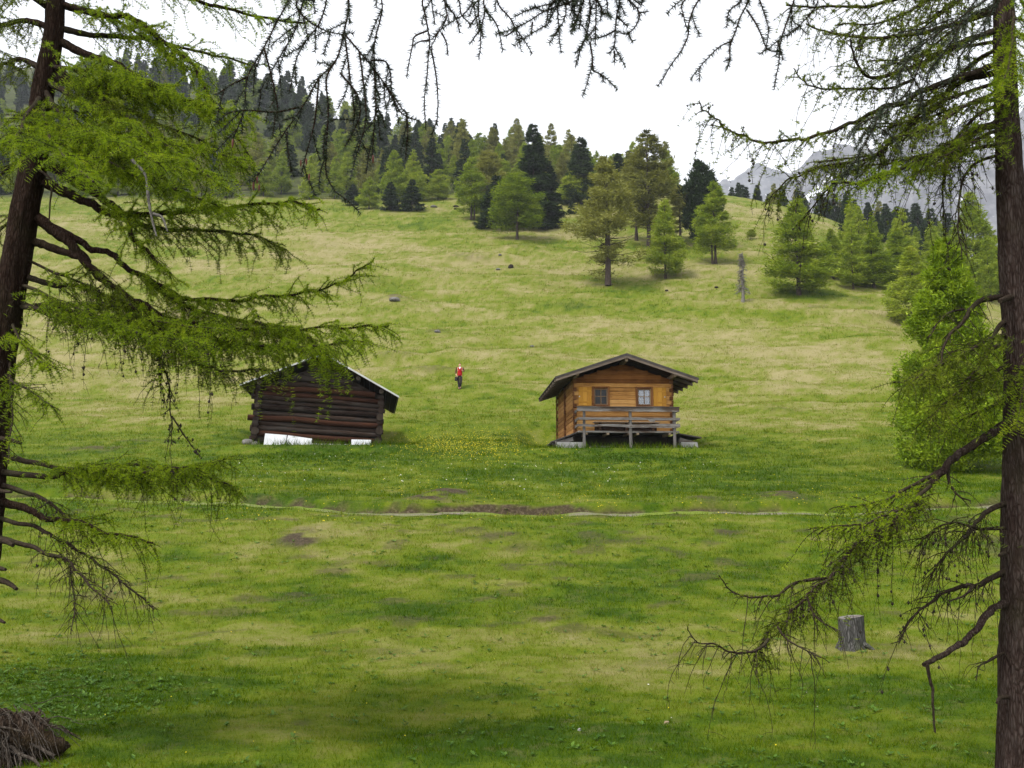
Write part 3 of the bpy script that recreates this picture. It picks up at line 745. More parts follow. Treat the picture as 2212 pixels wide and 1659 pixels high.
# the single trees one can point at: (kind, base px, base py, top py, half width px or None, label)
SINGLES = [
 ('larch_multi', 1312, 614, 336, 70, 'large larch on several bare trunks, alone in mid-slope above the cabin roof', 'larch'),
 ('larch_round', 1117, 517, 376, 50, 'small round-headed larch on one thin trunk, in front of the dark spruces', 'larch'),
 ('spruce_cone', 1152, 492, 266, 40, 'tallest dark spruce, standing behind the small round-headed larch', 'spruce'),
 ('spruce_cone', 1183, 491, 345, 30, 'dark spruce touching the right flank of the tallest spruce', 'spruce'),
 ('spruce_cone', 1072, 492, 378, 32, 'narrow dark spruce just left of the small round-headed larch', 'spruce'),
 ('larch_legs', 1018, 476, 340, 38, 'pale thin larch on a bare stem at the left of the dark spruce group', 'larch'),
 ('larch_tall', 1052, 462, 325, 40, 'tall pale green larch behind the narrow dark spruce', 'larch'),
 ('larch_cone', 1438, 602, 430, 36, 'bright green slender larch right of the many-stemmed larch', 'larch'),
 ('larch_legs', 1546, 570, 392, 46, 'green larch with a clear dark trunk, in front of the dark column pine', 'larch'),
 ('pine', 1516, 535, 346, 30, 'dark column-shaped pine on the open shoulder of the hill', 'pine'),
 ('larch_tall', 1402, 535, 284, 56, 'tallest budding larch with thin brownish crown on the ridge', 'larch'),
 ('larch_tall', 1375, 520, 330, 40, 'brownish half-bare larch behind the many-stemmed larch', 'larch'),
 ('larch_tall', 1470, 520, 400, 34, 'dull brown larch beside the dark column pine', 'larch'),
 ('spruce_cone', 1256, 440, 296, 34, 'dark bushy spruce on the skyline left of the many-stemmed larch', 'spruce'),
 ('spruce_cone', 1337, 440, 330, 26, 'dark spruce top showing above the many-stemmed larch', 'spruce'),
 ('larch_f3', 1238, 442, 372, 26, 'round light green larch below the dark skyline spruce', 'larch'),
 ('spruce_small', 1236, 462, 432, 9, 'tiny spruce on the bare slope below the skyline spruce', 'spruce'),
 ('spruce_small', 890, 456, 386, 22, 'small dark spruce at the right end of the row at the wood edge', 'spruce'),
 ('spruce_small', 843, 455, 392, 20, 'small dark spruce in the middle of the row at the wood edge', 'spruce'),
 ('larch_f1', 797, 452, 382, 22, 'light green young larch in the row of small spruces at the wood edge', 'larch'),
 ('spruce_small', 762, 444, 398, 18, 'small dark spruce at the left end of the row at the wood edge', 'spruce'),
 ('larch_f3', 946, 432, 366, 20, 'light green bushy larch at the top edge of the meadow', 'larch'),
 ('larch_cone', 1726, 637, 428, 60, 'broad bright green larch with several short stems, behind the grey snag', 'larch'),
 ('larch_cone', 1800, 602, 492, 28, 'dark green young larch right behind the broad bright larch', 'larch'),
 ('larch_cone', 1888, 622, 505, 42, 'dull green larch left of the two bushy larches by the big trunk', 'larch'),
 ('larch_cone', 1945, 612, 492, 40, 'light green larch standing back between the larches at the right edge of the meadow', 'larch'),
 ('larch_cone', 1975, 702, 532, 48, 'bushy yellow-green larch at the lower right edge of the meadow', 'larch'),
 ('larch_big', 2070, 1014, 516, 96, 'nearest big bright green larch, branched to the ground left of the right-hand trunk', 'larch'),
 ('larch_cone', 2110, 640, 412, 52, 'tall light green larch rising behind the nearest big bright larch', 'larch'),
 ('larch_cone', 1852, 596, 500, 30, 'pale green larch in the belt of young larches on the right', 'larch'),
 ('larch_round', 1622, 517, 495, 9, 'little green larch bush alone on the bare right-hand shoulder', 'larch'),
]
TREES = []
for key, px, py, pt, hw, label, cat in SINGLES:
    q = hit(px, py)
    if q is None: q = hit(px, py + 25)
    rz = ray(px, pt)[1]
    h = EYE + rz * q[1] - q[2]
    kw = LIB[key][1]
    sq = (hw / FPX * q[1] * 1.35) / (kw['R0'] * h / kw['H'])
    get(key, q, h, label, cat, None, None, min(2.3, max(.5, sq)))
    TREES.append(q)
# the wood above the meadow
edge_px = EDGE_PX
pts = []
cnt = {'larch': 0, 'spruce': 0, 'pine': 0}
tries = 0
while tries < 16000 and (cnt['larch'] < 215 or cnt['spruce'] + cnt['pine'] < 115):
    tries += 1
    a = rng.uniform(-.36, .19) if rng.random() < .8 else rng.uniform(-.58, -.36); Yv = 150 + 270 * rng.random() ** 1.6
    x, y_ = a * Yv, Yv
    z = hz(x, y_); px, py = project((x, y_, z))
    if px < -60 or px > 1484: continue
    lim = np.interp(px, [e[0] for e in edge_px], [e[1] for e in edge_px])
    if py > lim: continue
    dmin = 3.1 + (Yv - 150) * .012
    if any((x - q[0]) ** 2 + (y_ - q[1]) ** 2 < dmin * dmin for q in pts): continue
    if any((x - q[0]) ** 2 + (y_ - q[1]) ** 2 < 12 for q in TREES): continue
    patch = vnoise(np.array([x / 28. + 3]), np.array([y_ / 28.]))[0]
    up = sstep(200, 320, Yv)
    u = rng.random()
    dark = u < .10 + .45 * (patch > .64) + .38 * up
    if dark and cnt['spruce'] + cnt['pine'] > 114 or not dark and cnt['larch'] > 214: continue
    if dark:
        if rng.random() < .75 or px > 1200: k, c_, h, gl = 'spruce_f', 'spruce', rng.uniform(7, 13) * (1 + .35 * up), ('dark green spruce among the larches of the wood above the meadow', 'dark spruces in the wood above the meadow')
        else: k, c_, h, gl = 'pine', 'pine', rng.uniform(8, 13), ('dark rounded pine among the larches of the wood above the meadow', 'dark pines in the wood above the meadow')
    else:
        u = rng.random()
        h = rng.uniform(6.5, 12) * (1 + .3 * up)
        if u < .4: k = 'larch_f1'
        elif u < .72: k, h = 'larch_f2', rng.uniform(8, 14)
        else: k, h = 'larch_f3', rng.uniform(5.5, 9)
        c_, gl = 'larch', (('brownish budding larch in the wood above the meadow', 'budding larches in the wood above the meadow') if k == 'larch_f2' else
                          ('light green larch in the wood above the meadow', 'light green larches in the wood above the meadow'))
    cnt[c_] += 1; pts.append((x, y_))
    get(k, (x, y_, z - .2), h, gl[0], c_, gl[1], None, rng.uniform(.95, 1.4) if c_ == 'larch' else rng.uniform(.8, 1.15))
n = 0; tries = 0
while n < 75 and tries < 5000:                # the dense top of the wooded hill on the left
    tries += 1
    a = rng.uniform(-.50, -.22); Yv = rng.uniform(300, 430); x = a * Yv
    if any((x - q[0]) ** 2 + (Yv - q[1]) ** 2 < 22 for q in pts): continue
    pts.append((x, Yv)); n += 1
    if rng.random() < .62: get('spruce_f', (x, Yv, hz(x, Yv) - .3), rng.uniform(10, 17), 'dark spruce on the rounded wooded hilltop behind the left larch', 'spruce', 'dark spruces on the wooded hilltop', None, rng.uniform(1.0, 1.4))
    else: get('larch_f1', (x, Yv, hz(x, Yv) - .3), rng.uniform(9, 14), 'green larch on the rounded wooded hilltop behind the left larch', 'larch', 'larches on the wooded hilltop', None, rng.uniform(1.1, 1.5))
# dark conifers standing beyond the right-hand shoulder, and the belt of young larches below it
n = 0; tries = 0; pts2 = []
while n < 95 and tries < 6000:
    tries += 1
    px = rng.uniform(1562, 2260); Yv = rng.uniform(205, 300)
    x = ray(px, 480)[0] * Yv; z = hz(x, Yv); h = rng.uniform(8, 15)
    if any((x - q[0]) ** 2 + (Yv - q[1]) ** 2 < 11 for q in pts2): continue
    py0 = project((x, Yv, z))[1]; pt = project((x, Yv, z + h))[1]
    want = np.interp(px, [1562, 1600, 1700, 1900, 2000, 2160, 2300], [412, 400, 405, 440, 430, 410, 400])
    if pt < want - 12 or pt > want + 45: continue
    pts2.append((x, Yv)); n += 1
    if rng.random() < .85: get('spruce_f', (x, Yv, z - .2), h, 'dark spruce showing above the right-hand shoulder of the hill', 'spruce', 'dark spruces beyond the right-hand shoulder')
    else: get('larch_f2', (x, Yv, z - .2), h, 'brownish larch showing above the right-hand shoulder of the hill', 'larch', 'larches beyond the right-hand shoulder')
n = 0; tries = 0
while n < 30 and tries < 3000:
    tries += 1
    px = rng.uniform(1825, 2260); py = rng.uniform(520, 625 + (px - 1840) * .10)
    q = hit(px, py)
    if q is None or any((q[0] - w[0]) ** 2 + (q[1] - w[1]) ** 2 < 9 for w in TREES): continue
    TREES.append(q); n += 1
    h = rng.uniform(5, 9)
    if rng.random() < .8: get('larch_f1', q, h, 'young green larch in the thicket at the right edge of the meadow', 'larch', 'young larches in the right-hand thicket')
    else: get('spruce_f', q, h, 'dark spruce in the larch thicket at the right edge of the meadow', 'spruce', 'spruces in the right-hand thicket')
# grey dead snag
q = hit(1605, 652); h = EYE + ray(1605, 545)[1] * q[1] - q[2]
sg = thing('dead_tree', 'thin grey leafless dead tree standing alone on the right of the slope', 'dead tree', q)
mb = MB(); z = np.linspace(-.2, h, 8)
mb.tube(np.stack([.02 * z + .03 * np.sin(z * 2), 0 * z, z], -1), np.linspace(.20, .04, 8), 7, 0, rough=.1)
mb.build('trunk', M['twig_pale'], sg)
for k in range(96):
    u = random.uniform(.18, .98); az = random.random() * 6.28; l = 1.15 * (1 - u * .75) * random.uniform(.4, 1); s = np.linspace(0, 1, 5)
    b = MB(); b.tube(np.stack([np.cos(az) * l * s, np.sin(az) * l * s, h * u + l * (.15 * s - .5 * s * s)], -1), np.linspace(.05, .022, 5), 4)
    for e in range(6):
        f = random.uniform(.3, 1); p0 = np.array([math.cos(az) * l * f, math.sin(az) * l * f, h * u + l * (.15 * f - .5 * f * f)])
        b.tube(np.stack([p0, p0 + rng.normal(size=3) * .14 + np.array([0, 0, -.12])]), .016, 3)
    b.build('branch', M['twig_pale'], sg)
# ------------------------------------------------------------------ wood materials of the huts
def woodmat(name, lo, mid, hi, axis=0, streak=1.0, knots=True, rough=.8, dark_edge=0, weather=None, wz=None):
    m, nt, out = newmat(name)
    sc = [9, 9, 9]; sc[axis] = .7
    v = coords(nt, 'Object', tuple(sc)); v2 = coords(nt, 'Object')
    n1 = noise(nt, v, 2.6, 6, .7); n2 = noise(nt, v2, 1.6, 3)
    g = nt.nodes.new('ShaderNodeNewGeometry')
    f = mathn(nt, 'ADD', mathn(nt, 'MULTIPLY', n1, .62 * streak), mathn(nt, 'MULTIPLY', n2, .30))
    f = mathn(nt, 'ADD', f, mathn(nt, 'MULTIPLY', mathn(nt, 'SUBTRACT', g.outputs['Random Per Island'], .5), .26))
    c = ramp(nt, f, [(.24, lo), (.45, mid), (.68, hi)])
    if knots:
        k = N(nt, 'ShaderNodeTexVoronoi'); k.inputs['Scale'].default_value = 4.5
        sk = [1, 1, 1]; sk[axis] = .45; nt.links.new(coords(nt, 'Object', tuple(sk)), k.inputs['Vector'])
        c = mixc(nt, ramp(nt, k.outputs['Distance'], [(.06, (.75,) * 3), (.13, (0, 0, 0))]), c, lo)
    if weather:                                 # silvering / dark stain in irregular runs
        wn = noise(nt, coords(nt, 'Object', (1.2, 1.2, 1.2) if axis != 0 else (.5, 2.5, 2.5)), 2.2, 5, .65)
        c = mixc(nt, ramp(nt, wn, [(.47, (0, 0, 0)), (.60, (.9,) * 3)]), c, weather)
    bsdf(nt, out, c, rough, .06, n1, .5, .008)
    return m
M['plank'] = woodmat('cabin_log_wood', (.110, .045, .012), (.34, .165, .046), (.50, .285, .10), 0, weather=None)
M['plank_shaded'] = woodmat('cabin_gable_shaded', (.050, .017, .006), (.15, .058, .015), (.25, .105, .030), 0)  # cabin wood darkened in colour for the overhang's shadow on the gable
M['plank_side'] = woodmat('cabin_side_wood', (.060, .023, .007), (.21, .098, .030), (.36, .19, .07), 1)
M['corner'] = woodmat('log_end_wood', (0.039, 0.0132, 0.0048), (0.102, 0.042, 0.0156), (0.18, 0.09, 0.036), 2, knots=False)
M['shutter'] = woodmat('shutter_wood', (0.347, 0.1652, 0.02479), (0.4544, 0.2314, 0.03718), (0.5288, 0.2892, 0.05783), 2, .7, False)
M['frame'] = woodmat('window_wood', (0.084, 0.0315, 0.0112), (0.182, 0.077, 0.028), (0.252, 0.119, 0.0455), 2, .8, False)
M['sash'] = woodmat('sash_wood', (0.14, 0.084, 0.0455), (0.252, 0.168, 0.098), (0.35, 0.252, 0.161), 2, .6, False)
M['grey'] = woodmat('weathered_grey_wood', (0.033, 0.0286, 0.0264), (0.1045, 0.09625, 0.09075), (0.2035, 0.1898, 0.176), 0, 1.1, weather=(0.055, 0.03575, 0.02475))
M['grey_v'] = woodmat('weathered_grey_post', (0.033, 0.0288, 0.0264), (0.108, 0.099, 0.093), (0.204, 0.192, 0.18), 2, 1.1, False)
M['barge'] = woodmat('bargeboard_wood', (0.0408, 0.0288, 0.02208), (0.1032, 0.0792, 0.0624), (0.1728, 0.1392, 0.1128), 0, 1.0, False)
M['beam'] = woodmat('pale_beam_wood', (0.112, 0.077, 0.0525), (0.238, 0.175, 0.119), (0.35, 0.28, 0.21), 1, .8, False)
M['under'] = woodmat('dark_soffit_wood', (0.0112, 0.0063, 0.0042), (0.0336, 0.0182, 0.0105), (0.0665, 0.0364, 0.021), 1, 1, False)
M['log'] = woodmat('old_dark_log', (0.0033, 0.001925, 0.001375), (0.01155, 0.0066, 0.004675), (0.03163, 0.02063, 0.01513), 0, 1.15, False, .85, weather=(0.03163, 0.02613, 0.02255))
M['log_red'] = woodmat('old_reddish_log', (0.0077, 0.0035, 0.0021), (0.028, 0.0112, 0.0063), (0.05425, 0.0238, 0.0133), 0, 1.1, False, .85)
M['log_end'] = woodmat('old_log_end', (0.0065, 0.00455, 0.00325), (0.02275, 0.01625, 0.01235), (0.05525, 0.04388, 0.03413), 2, 1, False, .9)
M['tar'] = plain('dark_roofing_sheet', (.040, .033, .030), .75, .3, .45, 3, .3)
M['dark'] = plain('dark_boards_and_shade', (.020, .015, .011), .95, .1, .4, 4)  # near-black for backing boards and rocks; also paints the crawl space shade
M['metal_edge'] = plain('pale_sheet_metal', (0.368, 0.368, 0.36), .5, .5, .2, 4, .2)
M['roof_rust'] = plain('grey_roof_sheet', (.17, .16, .15), .6, .4, .3, 2, .2)
M['concrete'] = plain('pale_concrete', (0.225, 0.2213, 0.2137), .95, .15, .3, 5, .5)
M['stone'] = plain('grey_stone', (0.114, 0.108, 0.099), .95, .15, .45, 6, .6)
M['white_board'] = plain('white_board', (.52, .53, .55), .8, .2, .16, 2.2, .1)
M['curtain'] = plain('white_lace_curtain', (.12, .13, .15), .9, .1, .4, 40, .1)
m, nt, out = newmat('window_glass'); M['glass'] = m
bsdf(nt, out, (.010, .011, .012), .08, .15)
m, nt, out = newmat('curtained_glass'); M['glass_c'] = m
gl = nt.nodes.new('ShaderNodeBsdfGlossy'); gl.inputs['Roughness'].default_value = .05; gl.inputs[0].default_value = (.9, .92, .95, 1)
tp = nt.nodes.new('ShaderNodeBsdfTransparent'); mx = nt.nodes.new('ShaderNodeMixShader'); mx.inputs[0].default_value = .05
nt.links.new(tp.outputs[0], mx.inputs[1]); nt.links.new(gl.outputs[0], mx.inputs[2]); nt.links.new(mx.outputs[0], out.inputs[0])

# ------------------------------------------------------------------ the cabin (local: x right, y back, z up; z = 0 is the balcony floor)
gz0 = hz(CABIN[0], CABIN[1] - 1.0)
cab_z = at(1350, 934, 39.9)[2]
cabin = thing('log_cabin', 'orange-brown log cabin with two shuttered windows and a grey railed balcony', 'cabin', (at(1347, 934, 40)[0], 40.0, cab_z), (0, 0, R(3.6)))
HW, DEP, EV = 2.10, 5.9, 2.19          # half width, depth, wall top at the sides
SL = .336                              # roof slope
def slab(mb, poly, y0, y1, mat=0):
    """prism of an x-z polygon between two depths"""
    n = len(poly)
    V = [(x, y0, z) for x, z in poly] + [(x, y1, z) for x, z in poly]
    P = [list(range(n)), list(range(2 * n - 1, n - 1, -1))] + [[i, i + n, (i + 1) % n + n, (i + 1) % n] for i in range(n)]
    mb.raw(V, P, mat)
# front wall in squared logs, each a little different; openings left for the windows
WIN = [(-.93, 1.135, .60, .72), (.90, 1.135, .60, .72)]      # centre x, sill z, width, height
wall = MB(); z = -.02; k = 0
while z < 2.82:
    h = .168 + .02 * random.random(); top = min(z + h - .006, 2.84)
    xw = HW if z < EV - .05 else max(.15, HW - (z - EV + .10) / SL)
    segs = [(-xw, xw)]
    for cx, sz, w, hh in WIN:
        if top > sz and z < sz + hh:
            segs = [q for a, b in segs for q in ((a, min(b, cx - w / 2)), (max(a, cx + w / 2), b)) if q[1] - q[0] > .02]
    for a, b in segs:
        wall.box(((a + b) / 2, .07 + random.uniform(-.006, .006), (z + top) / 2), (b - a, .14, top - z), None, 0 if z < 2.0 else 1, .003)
    z += h
slab(wall, [(-HW + .02, EV - .12), (HW - .02, EV - .12), (HW - .02, EV + .04), (0, EV + SL * HW), (-HW + .02, EV + .04)], .018, .060, 1)
z = -.02
while z < EV - .03:                                       # side and back walls
    h = .175
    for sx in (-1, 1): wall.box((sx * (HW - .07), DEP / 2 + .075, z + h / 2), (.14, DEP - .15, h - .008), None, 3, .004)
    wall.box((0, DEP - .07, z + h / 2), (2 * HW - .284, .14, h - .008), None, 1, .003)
    z += h
slab(wall, [(-HW, EV + .02), (HW, EV + .02), (0, EV + SL * HW)], DEP - .14, DEP, 1)
wall.box((0, DEP / 2, -.06), (2 * HW - .3, DEP - .3, .08), None, 2)
wall.box((0, .55, 1.2), (2 * HW - .32, .02, 2.4), None, 2)
wall.build('wall', [M['plank'], M['plank_shaded'], M['dark'], M['plank_side']], cabin)
# notched log ends at the corners and at the inner cross wall
def endcol(x, y, dx, dy, zt, nm='log_ends'):
    b = MB(); z = -.02; k = 0
    while z < zt:
        w = .17 * (1 + .1 * random.random())
        if k % 2 == 0: b.box((x, y - .04 * dy, z + .085), (.15, .06 if dy else .15, .160), None, 0, .004)
        else: b.box((x + .05 * dx, y, z + .085), (.06 if dx else .15, .15, .160), None, 0, .004)
        z += .172; k += 1
    b.build(nm, M['corner'], cabin)
endcol(-HW + .06, -.01, -1, 1, EV + .15); endcol(HW - .06, -.01, 1, 1, EV + .12)
endcol(-HW - .01, 2.6, -1, 0, EV - .1); endcol(-HW - .01, DEP - .1, -1, 0, EV - .1)
# windows
for i, (cx, sz, w, h) in enumerate(WIN):
    f = MB(); t = .075
    for x in (cx - w / 2 - t / 2 + .01, cx + w / 2 + t / 2 - .01): f.box((x, -.012, sz + h / 2), (t, .07, h + 2 * t), None, 0, .002)
    f.box((cx, -.014, sz + h + t / 2 - .01), (w - .022, .066, t), None, 0, .002); f.box((cx, -.03, sz - t / 2 + .01), (w - .022, .10, t), None, 0, .002)
    win = f.build('window', M['frame'], cabin)
    s = MB(); e = .05
    for x in (cx - w / 2 + e / 2 + .012, cx + w / 2 - e / 2 - .012): s.box((x, .02, sz + h / 2), (e, .04, h - .02), None)
    for z in (sz + e / 2 + .012, sz + h - e / 2 - .012): s.box((cx, .0215, z), (w - 2 * e - .03, .038, e), None)
    s.box((cx, .019, sz + h / 2), (.028, .03, h - 2 * e - .02), None); s.box((cx, .0225, sz + h / 2 + .02), (w - 2 * e - .03, .026, .028), None)
    s.build('sash', M['sash'], win)
    p = MB(); p.box((cx, .05, sz + h / 2), (w - .04, .006, h - .04)); p.build('pane', M['glass_c' if i else 'glass'], win)
    if i:
        c = MB(); n = 60; xs = np.linspace(cx - w / 2 + .03, cx + w / 2 - .03, n); yy = .085 + .012 * np.sin(np.arange(n) * .9)
        V = np.concatenate([np.stack([xs, yy, 0 * xs + sz + .03], -1), np.stack([xs, yy, 0 * xs + sz + h - .03], -1)])
        c.add(V, [[q, q + 1, n + q + 1, n + q] for q in range(n - 1)]); c.build('curtain', M['curtain'], win)
    # one open shutter folded back beside each window
    sx = cx - w / 2 - .075 - .30 if i == 0 else cx + w / 2 + .075 + .28
    sb = MB()
    for q in range(3): sb.box((sx + (q - 1) * .182, -.028, sz + h / 2 + .01), (.178, .028, h + .06), None, 0, .002)
    for z in (sz + .13, sz + h - .12): sb.box((sx, -.050, z), (.50, .018, .065), None)
    sh = sb.build('shutter', M['shutter'], cabin)
    k = MB(); k.box((sx - .24 if i == 0 else sx + .2, -.066, sz + h * .5), (.05, .012, .05)); k.build('latch', M['metal_edge'], sh)
# roof: two slopes of corrugated dark sheet on boards, bargeboards, purlins, rafters
RF, RB, EX = -1.00, 6.3, 2.92           # front and back edge, eave half width
APX = EV + SL * HW + .16
def zroof(x): return APX - SL * abs(x)
for sx in (-1, 1):
    b = MB(); n = 150; ys_ = np.linspace(RF - .0, RB + .0, n); wv = .017 * np.sin(ys_ * 2 * np.pi / .19)
    xs = np.linspace(0.004, EX + .07, 4)
    V = []
    for x in xs:
        for q in range(n): V.append((sx * x, ys_[q], zroof(x) + .085 + wv[q]))
    m_ = len(V)
    V = V + [(a, c, d - .012) for a, c, d in V]
    F = []
    for q in range(3):
        for r in range(n - 1):
            a = q * n + r; F.append([a, a + 1, a + n + 1, a + n] if sx < 0 else [a, a + n, a + n + 1, a + 1]); F.append([m_ + a, m_ + a + n, m_ + a + n + 1, m_ + a + 1])
    for r in range(n - 1): F.append([3 * n + r, 3 * n + r + 1, m_ + 3 * n + r + 1, m_ + 3 * n + r])
    for q in range(3):
        F.append([q * n, (q + 1) * n, m_ + (q + 1) * n, m_ + q * n]); F.append([q * n + n - 1, m_ + q * n + n - 1, m_ + (q + 1) * n + n - 1, (q + 1) * n + n - 1])
    b.raw(V, F, 0, True)
    slope = b.build('roof', M['tar'], cabin)
    u = MB()
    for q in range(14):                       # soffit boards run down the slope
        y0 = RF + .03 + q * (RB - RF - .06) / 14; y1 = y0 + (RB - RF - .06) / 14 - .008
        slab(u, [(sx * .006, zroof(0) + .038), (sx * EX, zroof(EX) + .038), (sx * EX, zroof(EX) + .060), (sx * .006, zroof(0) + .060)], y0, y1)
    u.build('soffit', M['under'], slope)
    for y0 in (RF - .035, RB + .002):
        g = MB(); slab(g, [(sx * .004, zroof(0) - .075), (sx * (EX + .01), zroof(EX) - .075), (sx * (EX + .01), zroof(EX) + .028), (sx * .004, zroof(0) + .028)], y0, y0 + .033)
        g.build('bargeboard', M['barge'], slope)
        g = MB(); slab(g, [(sx * .004, zroof(0) + .030), (sx * (EX + .05), zroof(EX) + .025), (sx * (EX + .05), zroof(EX) + .105), (sx * .004, zroof(0) + .125)], y0 - .012, y0 + .030)
        g.build('roof_lip', M['tar'], slope)
    for q in range(9):
        r = MB(); y0 = RF + .12 + q * (RB - RF - .34) / 8
        slab(r, [(sx * (HW + .01), zroof(HW) - .075), (sx * (EX + .05), zroof(EX + .05) - .075), (sx * (EX + .05), zroof(EX + .05) + .034), (sx * (HW + .01), zroof(HW) + .034)], y0, y0 + .10)
        r.build('rafter', M['barge'], slope)
for x in (0, -2.03, 2.03):
    b = MB(); b.box((x, (RF + .5) / 2 - .0, zroof(abs(x)) - (.13 if x == 0 else .055)), (.13, .5 - RF - .1, .15)); b.build('purlin', M['beam'], cabin)
# balcony
BX, BY = 2.02, -1.02
fl_ = MB()
for q in range(8): fl_.box((.03, BY + .06 + q * .125, -.045), (2 * BX + .1, .118, .045), None, 0, .004)
for x in (-1.7, -.82, .05, .40, 1.72): fl_.box((x, -.42, -.125), (.11, 1.22, .11), None, 1)
fl_.box((.03, BY - .018, -.055), (2 * BX + .12, .025, .075), None, 2)
bal = thing('balcony', None, None); del_ = bal
bal.parent = cabin
fl_.build('deck', [M['grey'], M['beam'], M['grey']], bal)
for x in (-1.80, .10, 1.90):
    p = MB(); g_ = -1.25
    p.box((x, BY - .035, (.92 + g_) / 2), (.115, .085, .92 - g_), (0, R(random.uniform(-1, 1)), 0), 0, .006); p.build('post', M['grey_v'], bal)
def wavy_plank(z, h, y, x0, x1, amp, mats, name, th=.04):
    n = 24; xs = np.linspace(x0, x1, n); b = MB()
    up_ = z + h / 2 + amp * (fbm(xs * 1.1 + z * 7, xs * 0, 2) - .5) * 2; lo_ = z - h / 2 + amp * (fbm(xs * 1.3 + z * 9 + 30, xs * 0, 2) - .5) * 2
    V = [(x, y, a) for x, a in zip(xs, up_)] + [(x, y, a) for x, a in zip(xs, lo_)] + [(x, y + th, a) for x, a in zip(xs, up_)] + [(x, y + th, a) for x, a in zip(xs, lo_)]
    F = []
    for q in range(n - 1):
        F += [[n + q, n + q + 1, q + 1, q], [2 * n + q, 2 * n + q + 1, 3 * n + q + 1, 3 * n + q], [q, q + 1, 2 * n + q + 1, 2 * n + q], [n + q, 3 * n + q, 3 * n + q + 1, n + q + 1]]
    F += [[0, 2 * n, 3 * n, n], [n - 1, 2 * n - 1, 4 * n - 1, 3 * n - 1]]
    b.raw(V, F); return b.build(name, mats, bal)
wavy_plank(.845, .17, BY - .125, -BX - .06, BX + .08, .010, M['grey'], 'rail')
wavy_plank(.47, .115, BY - .125, -BX - .0, BX + .10, .018, M['grey'], 'rail')
wavy_plank(.19, .16, BY - .125, -BX - .02, BX + .10, .055, M['grey'], 'rail')
b = MB(); b.box((.01, BY - .075, .952), (2 * BX + .18, .17, .028), None, 0, .004); b.build('rail', M['grey'], bal)
for z in (.83, .46, .2):
    b = MB(); b.box((-BX - .02, BY / 2 - .04, z), (.035, -BY + .05, .12), None, 0, .004); b.build('rail', M['grey'], bal)
    b = MB(); b.box((BX + .05, BY / 2 - .04, z), (.035, -BY + .05, .12), None, 0, .004); b.build('rail', M['grey'], bal)
# foundations: plinth, dark block filling the shaded crawl space, skirts of boards on both sides
pl_ = MB()
pl_.box((0, DEP / 2 + .3, -.55), (2 * HW - .2, DEP - .4, .95), None, 1)
pl_.box((-2.32, -.55, -.62), (1.08, .55, .32), (0, 0, R(2)), 0, .02); pl_.box((2.62, -.42, -.60), (.68, .55, .34), (0, 0, R(-3)), 0, .02)
pl_.box((-.3, .4, -.72), (3.2, .3, .35), None, 2, .02)
for k in range(16):
    pl_.box((random.uniform(-2.3, 2.3), random.uniform(-.55, -.1), -.74 + random.uniform(-.03, .03)), (random.uniform(.2, .5), .25, random.uniform(.10, .22)), (0, 0, random.uniform(-.4, .4)), 2, .03)
pl_.build('foundation', [M['concrete'], M['dark'], M['stone']], cabin)
for sx, nm in ((-1, 0), (1, 0)):
    k = MB()
    for q in range(4):
        y0 = -.75 + q * 1.55
        x0, x1 = HW + .02, HW + (.86 if sx < 0 else .98)
        zo = (-.06, -.37) if sx < 0 else (-.08, -.22)
        V = [(sx * x0, y0, zo[0]), (sx * x1, y0, zo[1]), (sx * x1, y0 + 1.5, zo[1]), (sx * x0, y0 + 1.5, zo[0])]
        V = np.array(V) + rng.normal(size=(4, 3)) * .02
        V = np.concatenate([V, V - [0, 0, .05]])
        k.raw(V, [[0, 1, 2, 3], [7, 6, 5, 4], [0, 4, 5, 1], [1, 5, 6, 2], [2, 6, 7, 3], [3, 7, 4, 0]])
    for q in range(5): k.box((sx * (HW + .45), -.6 + q * 1.2, -.42), (.75, .12, .16), (0, sx * R(12), 0), 1, .02)
    k.build('skirt_boards', [M['tar'], M['grey']], cabin)
# things on the balcony
def place_local(root_o, p):
    c, s = math.cos(root_o.rotation_euler[2]), math.sin(root_o.rotation_euler[2])
    return (root_o.location[0] + c * p[0] - s * p[1], root_o.location[1] + s * p[0] + c * p[1], root_o.location[2] + p[2])
be = thing('bench', 'low dark bench with pale front edge behind the balcony rails', 'bench', place_local(cabin, (.05, -.42, -.02)), cabin.rotation_euler)
b = MB(); b.box((0, 0, .40), (2.75, .36, .05), None, 0, .004); b.build('seat', M['beam'], be)
for x in (-1.1, 0, 1.1):
    b = MB(); b.box((x, 0, .19), (.09, .30, .37), None); b.build('leg', M['under'], be)
b = MB(); b.box((0, .19, .22), (2.6, .03, .30), None); b.build('back_panel', M['under'], be)
wb = thing('enamel_bowl', 'small white enamel bowl left on the bench by the right balcony rail', 'bowl', place_local(cabin, (1.12, -.42, .405)), (0, 0, 0))
b = MB(); zz = np.array([0, .02, .08, .13, .13, .08, .03, .03]); rr = np.array([.06, .10, .15, .17, .155, .135, .08, .001]); a = np.arange(18) * 2 * np.pi / 18
b.add(np.stack([rr[:, None] * np.cos(a), rr[:, None] * np.sin(a), np.repeat(zz[:, None], 18, 1)], -1).reshape(-1, 3), [[i * 18 + j, i * 18 + (j + 1) % 18, (i + 1) * 18 + (j + 1) % 18, (i + 1) * 18 + j] for i in range(7) for j in range(18)])
b.build('basin', M['white_board'], wb)

